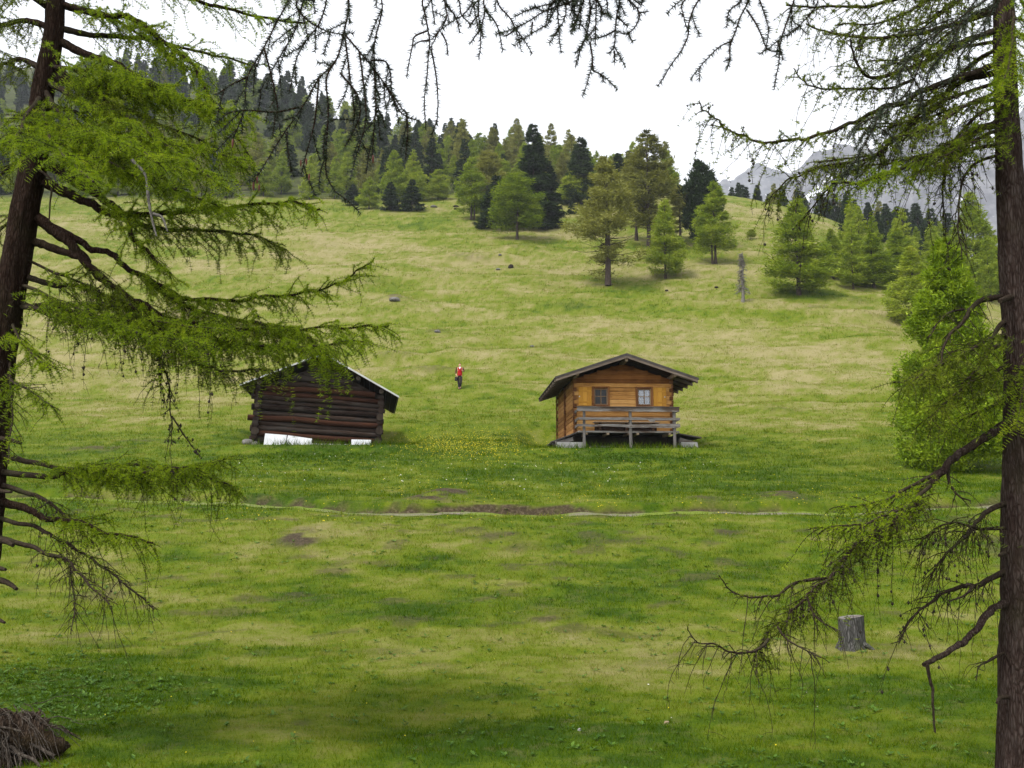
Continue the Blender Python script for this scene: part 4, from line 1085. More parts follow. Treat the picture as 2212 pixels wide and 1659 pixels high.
# ------------------------------------------------------------------ the leaning log barn
bb = at(683, 963, 40.0)
barn = thing('log_barn', 'dark old log hay barn leaning to the right with a thin sheet roof', 'barn', (bb[0], 40.0, bb[2]), (0, R(3.4), R(8.3)))
BW, BD = 2.62, 5.6
def roughlog(b, p0, p1, r0, r1, mat, sides=10, n=16, wob=.02):
    t = np.linspace(0, 1, n)[:, None]
    path = np.array(p0)[None] * (1 - t) + np.array(p1)[None] * t
    w = np.stack([fbm(t[:, 0] * 3 + random.random() * 50, t[:, 0] * 0, 2) - .5, fbm(t[:, 0] * 3 + random.random() * 50, t[:, 0] * 0, 2) - .5, fbm(t[:, 0] * 3 + random.random() * 50, t[:, 0] * 0, 2) - .5], -1)
    ax = np.array(p1) - np.array(p0); ax = np.abs(ax) / np.linalg.norm(ax)
    path = path + w * wob * 2.4 * (1 - ax)
    b.tube(path, np.linspace(r0, r1, n) * (1 + .12 * (fbm(t[:, 0] * 5 + random.random() * 9, t[:, 0] * 0, 2) - .5)), sides, mat, True, .05)
front = MB(); z = -.02; k = 0
lev = []
while z < 3.55:
    r = random.uniform(.115, .150) if k % 2 == 0 else random.uniform(.095, .125)
    zc = z + r
    w = BW if zc < 2.25 else BW - (zc - 2.12) / .485
    if w < .25: break
    ex = random.uniform(.10, .28) if (zc < 2.2 and k % 2 == 0) else (.05 if zc < 2.2 else -.05)
    exr = random.uniform(.02, .10) if zc < 2.2 else -.05
    roughlog(front, (-w - ex, .0, zc + .01 * random.uniform(-1, 1)), (w + exr, .0, zc + .01 * random.uniform(-1, 1)), r, r * random.uniform(.85, 1.0), 1 if k in (1, 4, 9, 10) else 0, wob=.03 if k % 2 else .05)
    lev.append(zc); z += 2 * r - .022; k += 1
front.box((0, .10, 1.2), (2 * BW - .2, .06, 2.3), None, 2)
slab(front, [(-BW + .1, 2.25), (BW - .1, 2.25), (0, 3.45)], .04, .10, 2)
front.build('front_wall', [M['log'], M['log_red'], M['dark']], barn)
side = MB()
for sx in (-1, 1):
    for k in range(9):
        zc = .13 + k * .25
        roughlog(side, (sx * (BW - .10), -.16 - .10 * random.random(), zc + .06), (sx * (BW - .10), BD, zc + .06), .135, .125, 0, wob=.03)
for k in range(9): roughlog(side, (-BW, BD - .1, .12 + k * .25), (BW, BD - .1, .12 + k * .25), .13, .12, 0)
slab(side, [(-BW + .1, 2.25), (BW - .1, 2.25), (0, 3.45)], BD - .15, BD - .05, 1)
side.build('side_wall', [M['log'], M['dark']], barn)
for (x, z, r) in ((BW - .12, .30, .18), (BW - .08, .78, .155), (BW - .10, 1.34, .14), (-BW + .12, .42, .165), (-BW + .14, 1.5, .12)):
    e = MB(); roughlog(e, (x, -.34, z), (x, .05, z), r, r, 0, 14, 5, .0); e.build('log_end', M['log_end'], barn)
import bmesh
def ico(sub, seed, s3, off):
    B = bmesh.new(); bmesh.ops.create_icosphere(B, subdivisions=sub, radius=1)
    V = np.array([q.co[:] for q in B.verts]); F = [[w.index for w in f.verts] for f in B.faces]; B.free()
    return V * (1 + .3 * (fbm(V[:, 0] * 2 + seed, V[:, 1] * 2 + V[:, 2], 3)[:, None] - .5)) * np.array(s3) + np.array(off), F
for (x, z, s) in ((-2.75, -.06, .26), (-2.45, -.14, .25), (2.50, -.05, .30), (2.72, -.12, .22), (2.1, -.12, .25)):
    b = MB(); V, F = ico(2, x * 9, (s, s * .9, s * .62), (x, -.12, z)); b.raw(V, F, 0, True); b.build('corner_stone', M['stone'], barn)
b = MB(); b.box((.55, -.16, -.03), (2.5, .16, .26), (0, R(-2.5), 0), 0, .02); b.build('sill_block', M['concrete'], barn)
# roof: thin sheet on boards
BF, BB_, BEX, BSL = -.55, 6.35, 3.24, .485
BAP = 3.80
def zb(x): return BAP - BSL * abs(x)
for sx in (-1, 1):
    b = MB(); slab(b, [(sx * .003, zb(0)), (sx * BEX, zb(BEX)), (sx * BEX, zb(BEX) + .028), (sx * .003, zb(0) + .028)], BF, BB_)
    rf = b.build('roof', M['roof_rust'], barn)
    u = MB()
    for q in range(13):
        x0 = .05 + q * (BEX - .1) / 13; x1 = x0 + (BEX - .1) / 13 - .012
        slab(u, [(sx * x0, zb(x0) - .034), (sx * x1, zb(x1) - .034), (sx * x1, zb(x1) - .004), (sx * x0, zb(x0) - .004)], BF + .04 + .03 * random.random(), BB_ - .03)
    u.build('roof_boards', M['under'], rf)
    u = MB(); slab(u, [(sx * .003, zb(0) - .030), (sx * (BEX + .012), zb(BEX) - .030), (sx * (BEX + .012), zb(BEX) + .040), (sx * .003, zb(0) + .040)], BF - .03, BF - .003)
    u.build('verge_strip', M['metal_edge'], rf)
for x in (0, -1.5, 1.5, -2.5, 2.5):
    b = MB(); roughlog(b, (x, BF + .12, zb(abs(x)) - .16), (x, .5, zb(abs(x)) - .16), .10, .10, 0, 10, 5, 0); b.build('purlin', M['log_end'], barn)
# white boards leaning at the foot of the barn
def board(zx0, zx1, zy0, zy1, tilt, lab, Y):
    c = at(486.8 + (zx0 + zx1) / 2 * .1848, 740 + zy1 * .1848, Y)
    w = (zx1 - zx0) * .1848 / FPX * Y; h = (zy1 - zy0) * .1848 / FPX * Y
    t = thing('white_board', lab, 'board', c, (R(-12), R(tilt), R(8)), 'white boards leaning on the barn')
    b = MB(); b.box((0, 0, h / 2 - .06), (w, .03, h + .12), None, 0, .006); b.build('panel', M['white_board'], t)
    b = MB(); b.box((0, .03, h * .5), (w * .9, .025, .05), None); b.build('batten', M['grey'], t)
board(452, 702, 1068, 1185, 4, 'white board leaning at the left foot of the barn, outermost on the left', 39.5)
board(706, 990, 1098, 1236, 7.5, 'white board overlapping the right edge of the leftmost board at the barn foot', 39.42)
board(1472, 1700, 1132, 1226, .6, 'lone white board at the right foot of the barn', 39.55)

# ------------------------------------------------------------------ stones and stumps
def stone(px, py, wpx, hpx, lab, mat, nm='rock', cat='rock', group=None):
    q = hit(px, py)
    w = wpx / FPX * q[1]; h = hpx / FPX * q[1]
    B = bmesh.new(); bmesh.ops.create_icosphere(B, subdivisions=3, radius=1)
    V = np.array([v.co[:] for v in B.verts]); F = [[w_.index for w_ in f.verts] for f in B.faces]; B.free()
    V = V * (1 + .5 * (fbm(V[:, 0] * 1.3 + px, V[:, 1] * 1.3 + V[:, 2] * 1.7, 3)[:, None] - .5))
    V[:, 2] = np.where(V[:, 2] < -.3, -.3 + (V[:, 2] + .3) * .3, V[:, 2])
    mb = MB(); mb.raw(V * np.array([w / 2, w * .42, h * .78]) + np.array([0, 0, h * .18]), F, 0, False)
    o = mb.build(nm, mat); o.location = tuple(float(v) for v in q); o.rotation_euler = (0, 0, random.random() * .6)
    return tag(o, lab, cat, group)
stone(1103, 579, 13, 9, 'dark rock lying on the middle of the upper slope', M['dark'])
stone(1076, 583, 10, 4, 'low brownish rock left of the dark rock on the upper slope', M['stone'])
stone(1080, 552, 7, 4, 'small dark stone just above the dark rock on the upper slope', M['stone'])
stone(852, 650, 24, 9, 'flat heap of grey stones on the slope above the barn', M['stone'])
stone(945, 718, 14, 6, 'greyish stone in the grass between barn and person, higher up', M['stone'])
stone(1150, 750, 11, 5, 'small dark stone in the grass straight above the meadow flowers', M['stone'])
stone(1440, 629, 8, 4, 'small dark stone just right of the many-stemmed larch', M['dark'])
stone(1548, 622, 9, 4, 'small dark stone below the larch with the clear trunk', M['dark'])
stone(985, 447, 12, 4, 'small dark stone at the top edge of the meadow', M['dark'])
stone(937, 448, 16, 5, 'brown stone lump at the foot of the wood edge', M['stone'])
stone(985, 452, 9, 3, 'tiny dark stone below the top edge of the meadow', M['dark'])
stone(2058, 1012, 22, 16, 'pale stone at the foot of the nearest big bright larch', M['concrete'])
stone(1252, 1578, 9, 5, 'small pale stone in the near grass, bottom middle', M['concrete'])
stone(1440, 1562, 11, 5, 'small pale wood chip in the near grass, right of the pale stone', M['beam'], 'wood_chip', 'wood chip')

q = hit(1838, 1402)
s_ = q[1] / FPX
stu = thing('tree_stump', 'grey sawn tree stump with spreading roots under the drooping larch branch', 'stump', q)
b = MB(); n = 12; ns = 26
zz = np.linspace(-.06, 66 * s_, n); a = np.arange(ns) * 2 * np.pi / ns
lob = 1 + .10 * np.cos(a * 3 + 1) + .06 * np.cos(a * 5) + .05 * rng.normal(size=ns)
V = []
for z in zz:
    fl = 1 + .22 * np.exp(-(z + .03) / .07) * (1 + .8 * np.cos(a * 4 + .6))
    r = 25 * s_ * lob * fl
    V.append(np.stack([r * np.cos(a), r * np.sin(a), z + 0 * a + (.02 * np.cos(a) if z == zz[-1] else 0)], -1))
b.add(np.concatenate(V), [[i * ns + j, i * ns + (j + 1) % ns, (i + 1) * ns + (j + 1) % ns, (i + 1) * ns + j] for i in range(n - 1) for j in range(ns)])
M['stump'] = barkmat('stump_wood', (.012, .011, .010), (.050, .048, .045), (.12, .115, .11), (.045, .06, .015), .7, .14, .9)
b.build('trunk', M['stump'], stu)
b = MB(); top = V[-1].copy(); b.raw(np.concatenate([top, [[0, 0, top[:, 2].mean() + .006]]]), [[j, (j + 1) % ns, ns] for j in range(ns)]); b.build('sawn_face', M['grey'], stu)
for az, l in ((-.5, .30), (-.15, .24), (.5, .15), (3.6, .14), (4.4, .16), (2.6, .12)):
    t = np.linspace(0, 1, 8); b = MB()
    b.tube(np.stack([np.cos(az + .3 * t) * (.10 + l * t), np.sin(az + .3 * t) * (.10 + l * t), .085 - .115 * t ** .6 + .02 * np.sin(t * 7)], -1), np.linspace(.036, .010, 8), 7, 0, rough=.1)
    b.build('root', M['stump'], stu)
# rotten root plate with a tangle of dead sticks, front left corner
q = hit(45, 1632)
rs = thing('rotten_stump', 'rotten brown stump with tangled roots and dead grey sticks, lower left corner', 'stump', q)
b = MB(); nu, nv = 40, 16
a = np.linspace(0, 2 * np.pi, nu, endpoint=False); V = []
for i in range(nv):
    t = i / (nv - 1); r = np.cos(t * np.pi / 2) ** .6
    nz = fbm(np.cos(a) * 2.2 + t * 3 + 5, np.sin(a) * 2.2 + t * 2, 4) - .5
    V.append(np.stack([-.12 + (.36 * r) * np.cos(a) * (1 + 1.5 * nz), (.28 * r) * np.sin(a) * (1 + 1.5 * nz), -.05 + .29 * np.sin(t * np.pi / 2) * (1 + 1.1 * nz)], -1))
b.add(np.concatenate(V), [[i * nu + j, i * nu + (j + 1) % nu, (i + 1) * nu + (j + 1) % nu, (i + 1) * nu + j] for i in range(nv - 1) for j in range(nu)])
M['rot'] = barkmat('rotten_wood', (.006, .004, .003), (.026, .018, .013), (.075, .055, .040), (.05, .035, .016), 1.0, .2, 1.0)
b.build('root_plate', M['rot'], rs)
M['dry_root'] = barkmat('dry_root_wood', (.012, .009, .007), (.045, .036, .029), (.11, .095, .08), (.05, .04, .03), 2.0, .05, .4)
TG = MB()
for k in range(340):
    az = rng.uniform(-2.9, .5); r0 = rng.uniform(.05, .30); el = rng.uniform(-1.0, .45)
    l = rng.uniform(.12, .42)
    p0 = np.array([-.12 + r0 * math.cos(az), r0 * math.sin(az) * .9, rng.uniform(.05, .36)])
    d = np.array([math.cos(az + rng.normal() * .7), math.sin(az + rng.normal() * .7), el]); d /= np.linalg.norm(d)
    t = np.linspace(0, 1, 6)[:, None]
    P = p0 + d * l * t + np.array([0, 0, -.16]) * t ** 2 + rng.normal(size=(6, 3)) * .012
    P[:, 2] = np.maximum(P[:, 2], -.02)
    if k < 60:
        b = MB(); b.tube(P, np.linspace(.5, .2, 6) * rng.uniform(.008, .018), 5, 0); b.build('root', M['dry_root'] if rng.random() < .5 else M['rot'], rs)
    else: TG.tube(P, np.linspace(.5, .2, 6) * rng.uniform(.004, .010), 4, 0)
TG.build('rootlets', M['dry_root'], rs)
for p0, p1, r in (((-.05, -.12, .20), (.33, -.22, .06), .020), ((-.2, -.05, .28), (.22, -.18, .13), .014), ((0, -.2, .12), (.30, -.30, .0), .016), ((-.3, -.2, .3), (.1, -.25, .22), .013)):
    b = MB(); t = np.linspace(0, 1, 7)[:, None]; P = np.array(p0) * (1 - t) + np.array(p1) * t + rng.normal(size=(7, 3)) * .008
    b.tube(P, np.linspace(r, r * .6, 7), 7, 0, rough=.1); b.build('stick', M['dry_root'], rs)

# ------------------------------------------------------------------ the person coming down the meadow
def skin_mesh(name, pts, edges, rad, mat, parent, sub=2):
    me = bpy.data.meshes.new(name); me.from_pydata([tuple(p) for p in pts], edges, []); me.update()
    o = bpy.data.objects.new(name, me); COL.objects.link(o)
    md = o.modifiers.new('s', 'SKIN'); md.use_smooth_shade = True
    for v, r in zip(me.skin_vertices[0].data, rad):
        v.radius = (r, r) if np.ndim(r) == 0 else r
    seen = set(); adj = {}
    for a_, b_ in edges: adj.setdefault(a_, []).append(b_); adj.setdefault(b_, []).append(a_)
    for i in range(len(pts)):
        if i in seen: continue
        me.skin_vertices[0].data[i].use_root = True
        stack = [i]
        while stack:
            k_ = stack.pop()
            if k_ in seen: continue
            seen.add(k_); stack += adj.get(k_, [])
    s2 = o.modifiers.new('d', 'SUBSURF'); s2.levels = sub; s2.render_levels = sub
    bpy.context.view_layer.update()
    ev = o.evaluated_get(bpy.context.evaluated_depsgraph_get())
    me2 = bpy.data.meshes.new_from_object(ev)
    o.modifiers.clear(); o.data = me2; bpy.data.meshes.remove(me)
    me2.name = name; me2.materials.clear(); me2.materials.append(mat)
    for p in me2.polygons: p.use_smooth = True
    if parent is not None: o.parent = parent
    return o
M['skin'] = plain('skin', (.52, .29, .20), .6, .3, .06)
M['red'] = plain('red_pullover', (.27, .006, .008), .85, .15, .2, 14)
M['sleeve'] = plain('brown_jacket_sleeve', (.085, .042, .020), .9, .15, .2, 14)
M['trouser'] = plain('dark_trousers', (.018, .014, .017), .9, .15, .3, 12)
M['boot'] = plain('dark_boots', (.016, .012, .009), .7, .3)
M['hair'] = plain('brown_hair', (.060, .034, .014), .8, .2, .3, 30)
M['bag'] = plain('black_bag', (.012, .011, .011), .7, .3)
pq = hit(993, 841)
PX0 = float(pq[0]); pz = float(pq[2])
man = thing('person', 'person in a red pullover and dark trousers walking down the meadow with a black bag', 'person', (PX0, float(pq[1]), pz), (0, 0, 0))
# faces the camera (-y); mid-stride, legs close, the right hand low with the bag, the left forearm raised
J = dict(pel=(0, 0, .93), wai=(0, 0, 1.06), che=(.0, .02, 1.27), shl=(.185, .02, 1.42), shr=(-.185, .02, 1.42), nec=(0, .01, 1.47), nk2=(0, -.005, 1.53), head=(0, -.015, 1.60), cro=(0, -.005, 1.695),
         ell=(.265, .02, 1.16), wrl=(.20, -.21, 1.20), elr=(-.275, .05, 1.14), wrr=(-.215, -.07, .92),
         hpl=(.095, 0, .90), knl=(.085, -.10, .50), anl=(.045, .03, .10), hpr=(-.095, 0, .90), knr=(-.075, -.04, .48), anr=(-.035, -.10, .075))
P = [J[k] for k in ('pel', 'wai', 'che', 'nec', 'nk2', 'head', 'cro', 'shl', 'ell', 'wrl', 'shr', 'elr', 'wrr', 'hpl', 'knl', 'anl', 'hpr', 'knr', 'anr')]
E = [(0, 1), (1, 2), (2, 3), (3, 4), (4, 5), (5, 6), (2, 7), (7, 8), (8, 9), (2, 10), (10, 11), (11, 12), (0, 13), (13, 14), (14, 15), (0, 16), (16, 17), (17, 18)]
RD = [.13, .12, .14, .055, .052, .080, .060, .055, .040, .028, .055, .040, .028, .085, .055, .040, .085, .055, .040]
# toes
P += [(J['anl'][0] + .01, J['anl'][1] - .13, .04), (J['anr'][0] - .01, J['anr'][1] - .14, .03)]; E += [(15, 19), (18, 20)]; RD += [.032, .032]
# palms with five fingers each, curled
for w, s, d in ((9, 1, np.array([-.3, -.75, .35])), (12, -1, np.array([.1, -.15, -1.0]))):
    d = d / np.linalg.norm(d); base = np.array(P[w]); lat = np.cross(d, [0, 1, 0] if abs(d[1]) < .6 else [1, 0, 0]); lat /= np.linalg.norm(lat); nrm = np.cross(lat, d)
    i0 = len(P); P.append(tuple(base + d * .07)); E.append((w, i0)); RD.append(.026)
    for f, l in enumerate((.062, .074, .078, .070)):
        o_ = base + d * .085 + lat * (f - 1.5) * .019
        a0 = len(P); P += [tuple(o_), tuple(o_ + d * l * .5), tuple(o_ + d * l * .75 + nrm * .022), tuple(o_ + d * l * .7 + nrm * .045)]
        E += [(a0, a0 + 1), (a0 + 1, a0 + 2), (a0 + 2, a0 + 3)]; RD += [.0085, .008, .0075, .007]
    a0 = len(P); o_ = base + d * .035 - lat * .026; P += [tuple(o_), tuple(o_ - lat * .025 + d * .03), tuple(o_ - lat * .028 + d * .058 + nrm * .012)]
    E += [(a0, a0 + 1), (a0 + 1, a0 + 2)]; RD += [.011, .0095, .008]
body = skin_mesh('body', P, E, RD, M['skin'], man)
# face
hd = np.array([0, -.015, 1.60])
fb_ = MB()
for s in (-1, 1):
    B = bmesh.new(); bmesh.ops.create_uvsphere(B, u_segments=10, v_segments=6, radius=.012); V = np.array([v.co[:] for v in B.verts]); F = [[w_.index for w_ in f.verts] for f in B.faces]; B.free()
    fb_.raw(V + hd + [s * .030, -.074, .012], F, 0, True)
fb_.box(hd + [0, -.083, -.045], (.045, .012, .010), None, 1)
fb_.build('eyes_and_mouth', [M['boot'], M['cone_red']], man)
skin_mesh('nose', [hd + [0, -.074, .008], hd + [0, -.093, -.018], hd + [0, -.078, -.022]], [(0, 1), (1, 2)], [.009, .013, .008], M['skin'], man, 1)
for s in (-1, 1): skin_mesh('ear', [hd + [s * .078, .005, .012], hd + [s * .084, .012, -.02]], [(0, 1)], [.016, .010], M['skin'], man, 1)
skin_mesh('hair', [hd + [0, -.035, .078], hd + [0, .01, .098], hd + [0, .06, .065], hd + [0, .07, .0], hd + [0, .055, -.04], hd + [.06, .02, .05], hd + [-.06, .02, .05]], [(0, 1), (1, 2), (2, 3), (3, 4), (1, 5), (1, 6)], [.062, .082, .070, .062, .05, .05, .05], M['hair'], man)
# clothes
skin_mesh('pullover', [(0, .005, .83), (0, .005, .98), (0, .012, 1.12), (0, .02, 1.29), (0, .015, 1.40), (.12, .02, 1.395), (-.12, .02, 1.395)], [(0, 1), (1, 2), (2, 3), (3, 4), (4, 5), (4, 6)], [(.185, .15), (.180, .15), (.168, .14), (.178, .145), (.10, .10), .075, .075], M['red'], man)
for nm, ch in (('l', ('shl', 'ell', 'wrl')), ('r', ('shr', 'elr', 'wrr'))):
    a_, b_, c_ = (np.array(J[k]) for k in ch)
    skin_mesh('sleeve', [a_ * .85 + np.array([0, .02, 1.42]) * .15, a_, b_, b_ * .35 + c_ * .65], [(0, 1), (1, 2), (2, 3)], [.075, .076, .060, .050], M['sleeve'], man)
tp_ = [(0, .005, .93), (0, .005, .86), J['hpl'], J['knl'], tuple(np.array(J['anl']) + [0, 0, .05]), J['hpr'], J['knr'], tuple(np.array(J['anr']) + [0, 0, .05])]
skin_mesh('trousers', tp_, [(0, 1), (1, 2), (2, 3), (3, 4), (1, 5), (5, 6), (6, 7)], [(.15, .13), (.15, .13), .105, .078, .064, .105, .078, .064], M['trouser'], man)
for s, an in ((1, 'anl'), (-1, 'anr')):
    a_ = np.array(J[an]); skin_mesh('boot', [a_ + [0, .01, .12], a_ + [0, .015, .01], a_ + [0, .02, -.045], a_ + [s * .01, -.13, -.045]], [(0, 1), (1, 2), (2, 3)], [.066, .066, .062, .054], M['boot'], man)
# white shirt collar in the V neck
b = MB(); b.raw([(-.075, -.055, 1.455), (.075, -.055, 1.455), (.0, -.135, 1.30), (-.05, -.10, 1.40), (.05, -.10, 1.40)], [[0, 3, 4, 1], [3, 2, 4]], 0)
b.raw([(-.075, -.045, 1.455), (.075, -.045, 1.455), (.0, -.125, 1.30), (-.05, -.09, 1.40), (.05, -.09, 1.40)], [[1, 4, 3, 0], [4, 2, 3]], 0); b.build('shirt_collar', M['white_board'], man)
hb = thing('hand_bag', 'black bag hanging from the right hand of the person in red', 'bag', (PX0 - .235, float(pq[1]) - .09, pz + .66))
b = MB(); b.box((0, 0, 0), (.13, .26, .24), None, 0, .02); b.build('pouch', M['bag'], hb)
b = MB(); t = np.linspace(0, np.pi, 9); b.tube(np.stack([0 * t + .02, .09 * np.cos(t), .115 + .095 * np.sin(t)], -1), .010, 6); b.build('handle', M['bag'], hb)
# ------------------------------------------------------------------ the framing trees: traced limbs, grown twigs and needle tufts
TONES = []
def needles(mb, P, T, K, L0, L1, W, upb=.35, along=.35, mat=0):
    """K thin needles fanned round each shoot point P with shoot direction T"""
    n = len(P)
    if n == 0: return
    TONES[:] = [np.repeat(np.clip(.5 + .34 * rng.normal(size=n), 0, 1), K * 3)]
    P = np.repeat(P, K, 0); T = np.repeat(T, K, 0); m = n * K
    v = rng.normal(size=(m, 3)); v -= T * (v * T).sum(1)[:, None]; v = unit(v)
    d = unit(v + T * along * (.4 + 1.2 * rng.random(m))[:, None] + np.array([0, 0, upb]))
    L = L0 + (L1 - L0) * rng.random(m); s = unit(np.cross(d, rng.normal(size=(m, 3)))) * (W / 2)
    V = np.stack([P - s, P + s, P + d * L[:, None]], 1)
    mb.add(V.reshape(-1, 3), np.arange(m * 3).reshape(-1, 3), mat, False)
def along(path, step, jit=.5):
    seg = np.linalg.norm(np.diff(path, axis=0), axis=1); s = np.concatenate([[0], np.cumsum(seg)])
    if s[-1] < step: return np.zeros((0, 3)), np.zeros((0, 3))
    q = np.arange(step * rng.random(), s[-1], step); q = np.clip(q + (rng.random(len(q)) - .5) * step * jit, 0, s[-1])
    P = np.stack([np.interp(q, s, path[:, k]) for k in range(3)], -1)
    i = np.clip(np.searchsorted(s, q) - 1, 0, len(seg) - 1)
    return P, unit(np.diff(path, axis=0)[i])
def grow(p, d, l, n, sag, wig, curl=0.0):
    """a twig: starts at p along d, sags under its weight and lifts again at the tip by curl"""
    P = [np.array(p, float)]; d = np.array(d, float); d = d / np.linalg.norm(d)
    for k in range(n):
        t = k / n
        d = d + np.array([0, 0, -sag * (1 - curl * t * 2)]) / n * .9 + rng.normal(size=3) * wig
        d = d / np.linalg.norm(d); P.append(P[-1] + d * l / n)
    return np.array(P)
DENS = .48
class Branch:
    """wood and needles of one limb"""
    def __init__(self): self.w = MB(); self.P = []; self.T = []; self.c = []
    def tuft(self, path, step, frac=1.0):
        P, T = along(path, step)
        if frac < 1:
            k = rng.random(len(P)) < frac; P, T = P[k], T[k]
        self.P.append(P); self.T.append(T)
    def cones(self, path, n):
        for _ in range(n):
            P = path[rng.integers(len(path) // 2, len(path))] + rng.normal(size=3) * .006
            r = rng.uniform(.006, .011)
            V = P + np.array([[r, 0, 0], [0, r, 0], [-r, 0, 0], [0, -r, 0], [0, 0, 1.5 * r], [0, 0, -1.2 * r]])
            self.w.raw(V, [[0, 1, 4], [1, 2, 4], [2, 3, 4], [3, 0, 4], [1, 0, 5], [2, 1, 5], [3, 2, 5], [0, 3, 5]], 1)
def px_path(pts, Y0, Y1, n=7, lift=None):
    P = []; m = len(pts)
    for k, (x, y) in enumerate(pts):
        t = k / (m - 1); P.append(at(x, y, Y0 + (Y1 - Y0) * t))
    return smooth_path(P, n)
def limb(parent, path, r0, r1, wood, leaf, twig=(.30, .09), sub=(.16, .09), green=1.0, start=.12, sag=.6, tuft=.019, need=(12, .014, .028, .0042),
         cones=0, hang=0.0, upside=.6, taper=True, name='branch', grow_along=1.0, side_bias=0.0):
    """one limb traced from the photograph with its side twigs; green: share of the shoots in leaf; hang: extra pendulous twigs"""
    B = Branch()
    n = len(path); tt = np.linspace(0, 1, n); rr_ = r1 + (r0 - r1) * (1 - tt) ** 1.5
    kink = np.stack([fbm(tt * n * .22 + rng.random() * 90, tt * 0, 3) - .5 for _ in range(3)], -1) * np.minimum(1, tt * 5)[:, None]
    path = path + kink * min(.07, .03 * np.linalg.norm(path[-1] - path[0]))
    B.w.tube(path, rr_, 10, 0, True, .14)
    L = np.linalg.norm(np.diff(path, axis=0), axis=1).sum()
    Q, T = along(path, twig[1] * DENS)
    m = len(Q); k = 0
    for i in range(m):
        t = i / max(1, m - 1)
        if t < start: continue
        ln = twig[0] * (.45 + .75 * rng.random()) * (1.08 - .62 * t ** 2) * grow_along
        side = 1 if k % 2 else -1; k += 1
        lat = np.cross(T[i], [0, 0, 1]); lat /= np.linalg.norm(lat) + 1e-9
        d = T[i] * rng.uniform(.3, .9) + lat * side * rng.uniform(.3, 1.0) + np.array([0, 0, rng.uniform(-.6, .6) * upside + side_bias])
        tp = grow(Q[i], d, ln, 6, sag * rng.uniform(.5, 1.3), .10, .45)
        B.w.tube(tp, np.linspace(.0042, .0018, len(tp)), 3, 0, False)
        g_ = green * (.55 + .45 * min(1, t * 2.2))
        B.tuft(tp, tuft, g_)
        R2, T2 = along(tp, sub[1] * .95)
        for j in range(len(R2)):
            s2 = 1 if j % 2 else -1
            l2 = np.cross(T2[j], [0, 0, 1]); l2 /= np.linalg.norm(l2) + 1e-9
            d2 = T2[j] * .6 + l2 * s2 * rng.uniform(.3, 1) + np.array([0, 0, rng.uniform(-.9, .25)])
            sp_ = grow(R2[j], d2, sub[0] * (.4 + .9 * rng.random()), 4, sag * 1.1, .12, .4)
            B.w.tube(sp_, np.linspace(.0022, .0012, len(sp_)), 3, 0, False)
            B.tuft(sp_, tuft, g_)
        if cones and rng.random() < cones: B.cones(tp, rng.integers(1, 4))
    if hang > 0:
        Q, T = along(path, .055)
        for i in range(len(Q)):
            if i / len(Q) < start or rng.random() > hang: continue
            tp = grow(Q[i], T[i] * .35 + np.array([rng.normal() * .3, rng.normal() * .3, -.6]), rng.uniform(.15, .55) * grow_along, 7, 1.3, .10, 0)
            B.w.tube(tp, np.linspace(.0030, .0012, len(tp)), 3, 0, False)
            B.tuft(tp, tuft * 1.3, green * .55)
            if rng.random() < .5 and cones: B.cones(tp, rng.integers(1, 5))
            R2, T2 = along(tp, .10)
            for j in range(len(R2)):
                sp_ = grow(R2[j], T2[j] + rng.normal(size=3) * .6, rng.uniform(.05, .16), 3, .9, .12)
                B.w.tube(sp_, .0012, 3, 0, False); B.tuft(sp_, tuft * 1.3, green * .5)
    B.tuft(path[int(n * .45):], tuft * .8, green * .8)
    o = B.w.build(name, [wood, M['cone']], parent)
    P = np.concatenate(B.P); T = np.concatenate(B.T)
    if len(P):
        f = MB(); needles(f, P, T, need[0], need[1], need[2], need[3]); f.build('needles', leaf, o, {'tone': TONES[0]})
    return o
def trunk_px(parent, pts, Y, wood, extra_down, name='trunk', knots=()):
    P = []; Rr = []
    for x, y, r in pts:
        p = at(x, y, Y); P.append(p); Rr.append(r / FPX * Y)
    P = np.array(P); Rr = np.array(Rr)
    b = P[-1].copy(); g = hz(b[0], b[1]); step = P[-1] - P[-2]; step = step / -step[2]
    k = b[2] - g + .15
    if k > 0: P = np.vstack([P, b + step * k * np.array([.6, .6, 1])]); Rr = np.append(Rr, Rr[-1] * 1.35)
    S_ = smooth_path(np.hstack([P, Rr[:, None]]), 14)
    path, rad = S_[:, :3], S_[:, 3]
    n = len(path); ns = 36; a = np.arange(ns) * 2 * np.pi / ns
    s = np.concatenate([[0], np.cumsum(np.linalg.norm(np.diff(path, axis=0), axis=1))])
    bump = (fbm(np.cos(a)[None] * 3.2 + 7 + 0 * s[:, None], np.sin(a)[None] * 3.2 + s[:, None] * 2.2, 4) - .5) * .26 + (vnoise(np.cos(a)[None] * 9 + 20 + 0 * s[:, None], np.sin(a)[None] * 9 + s[:, None] * 9) - .5) * .10
    b = MB(); b.tube(path, rad, ns, 0, True)
    V = b.v[0].reshape(n, ns, 3); c = path[:, None, :]
    b.v[0] = (c + (V - c) * (1 + bump)[..., None]).reshape(-1, 3).astype(np.float32)
    return b.build(name, wood, parent), path, rad

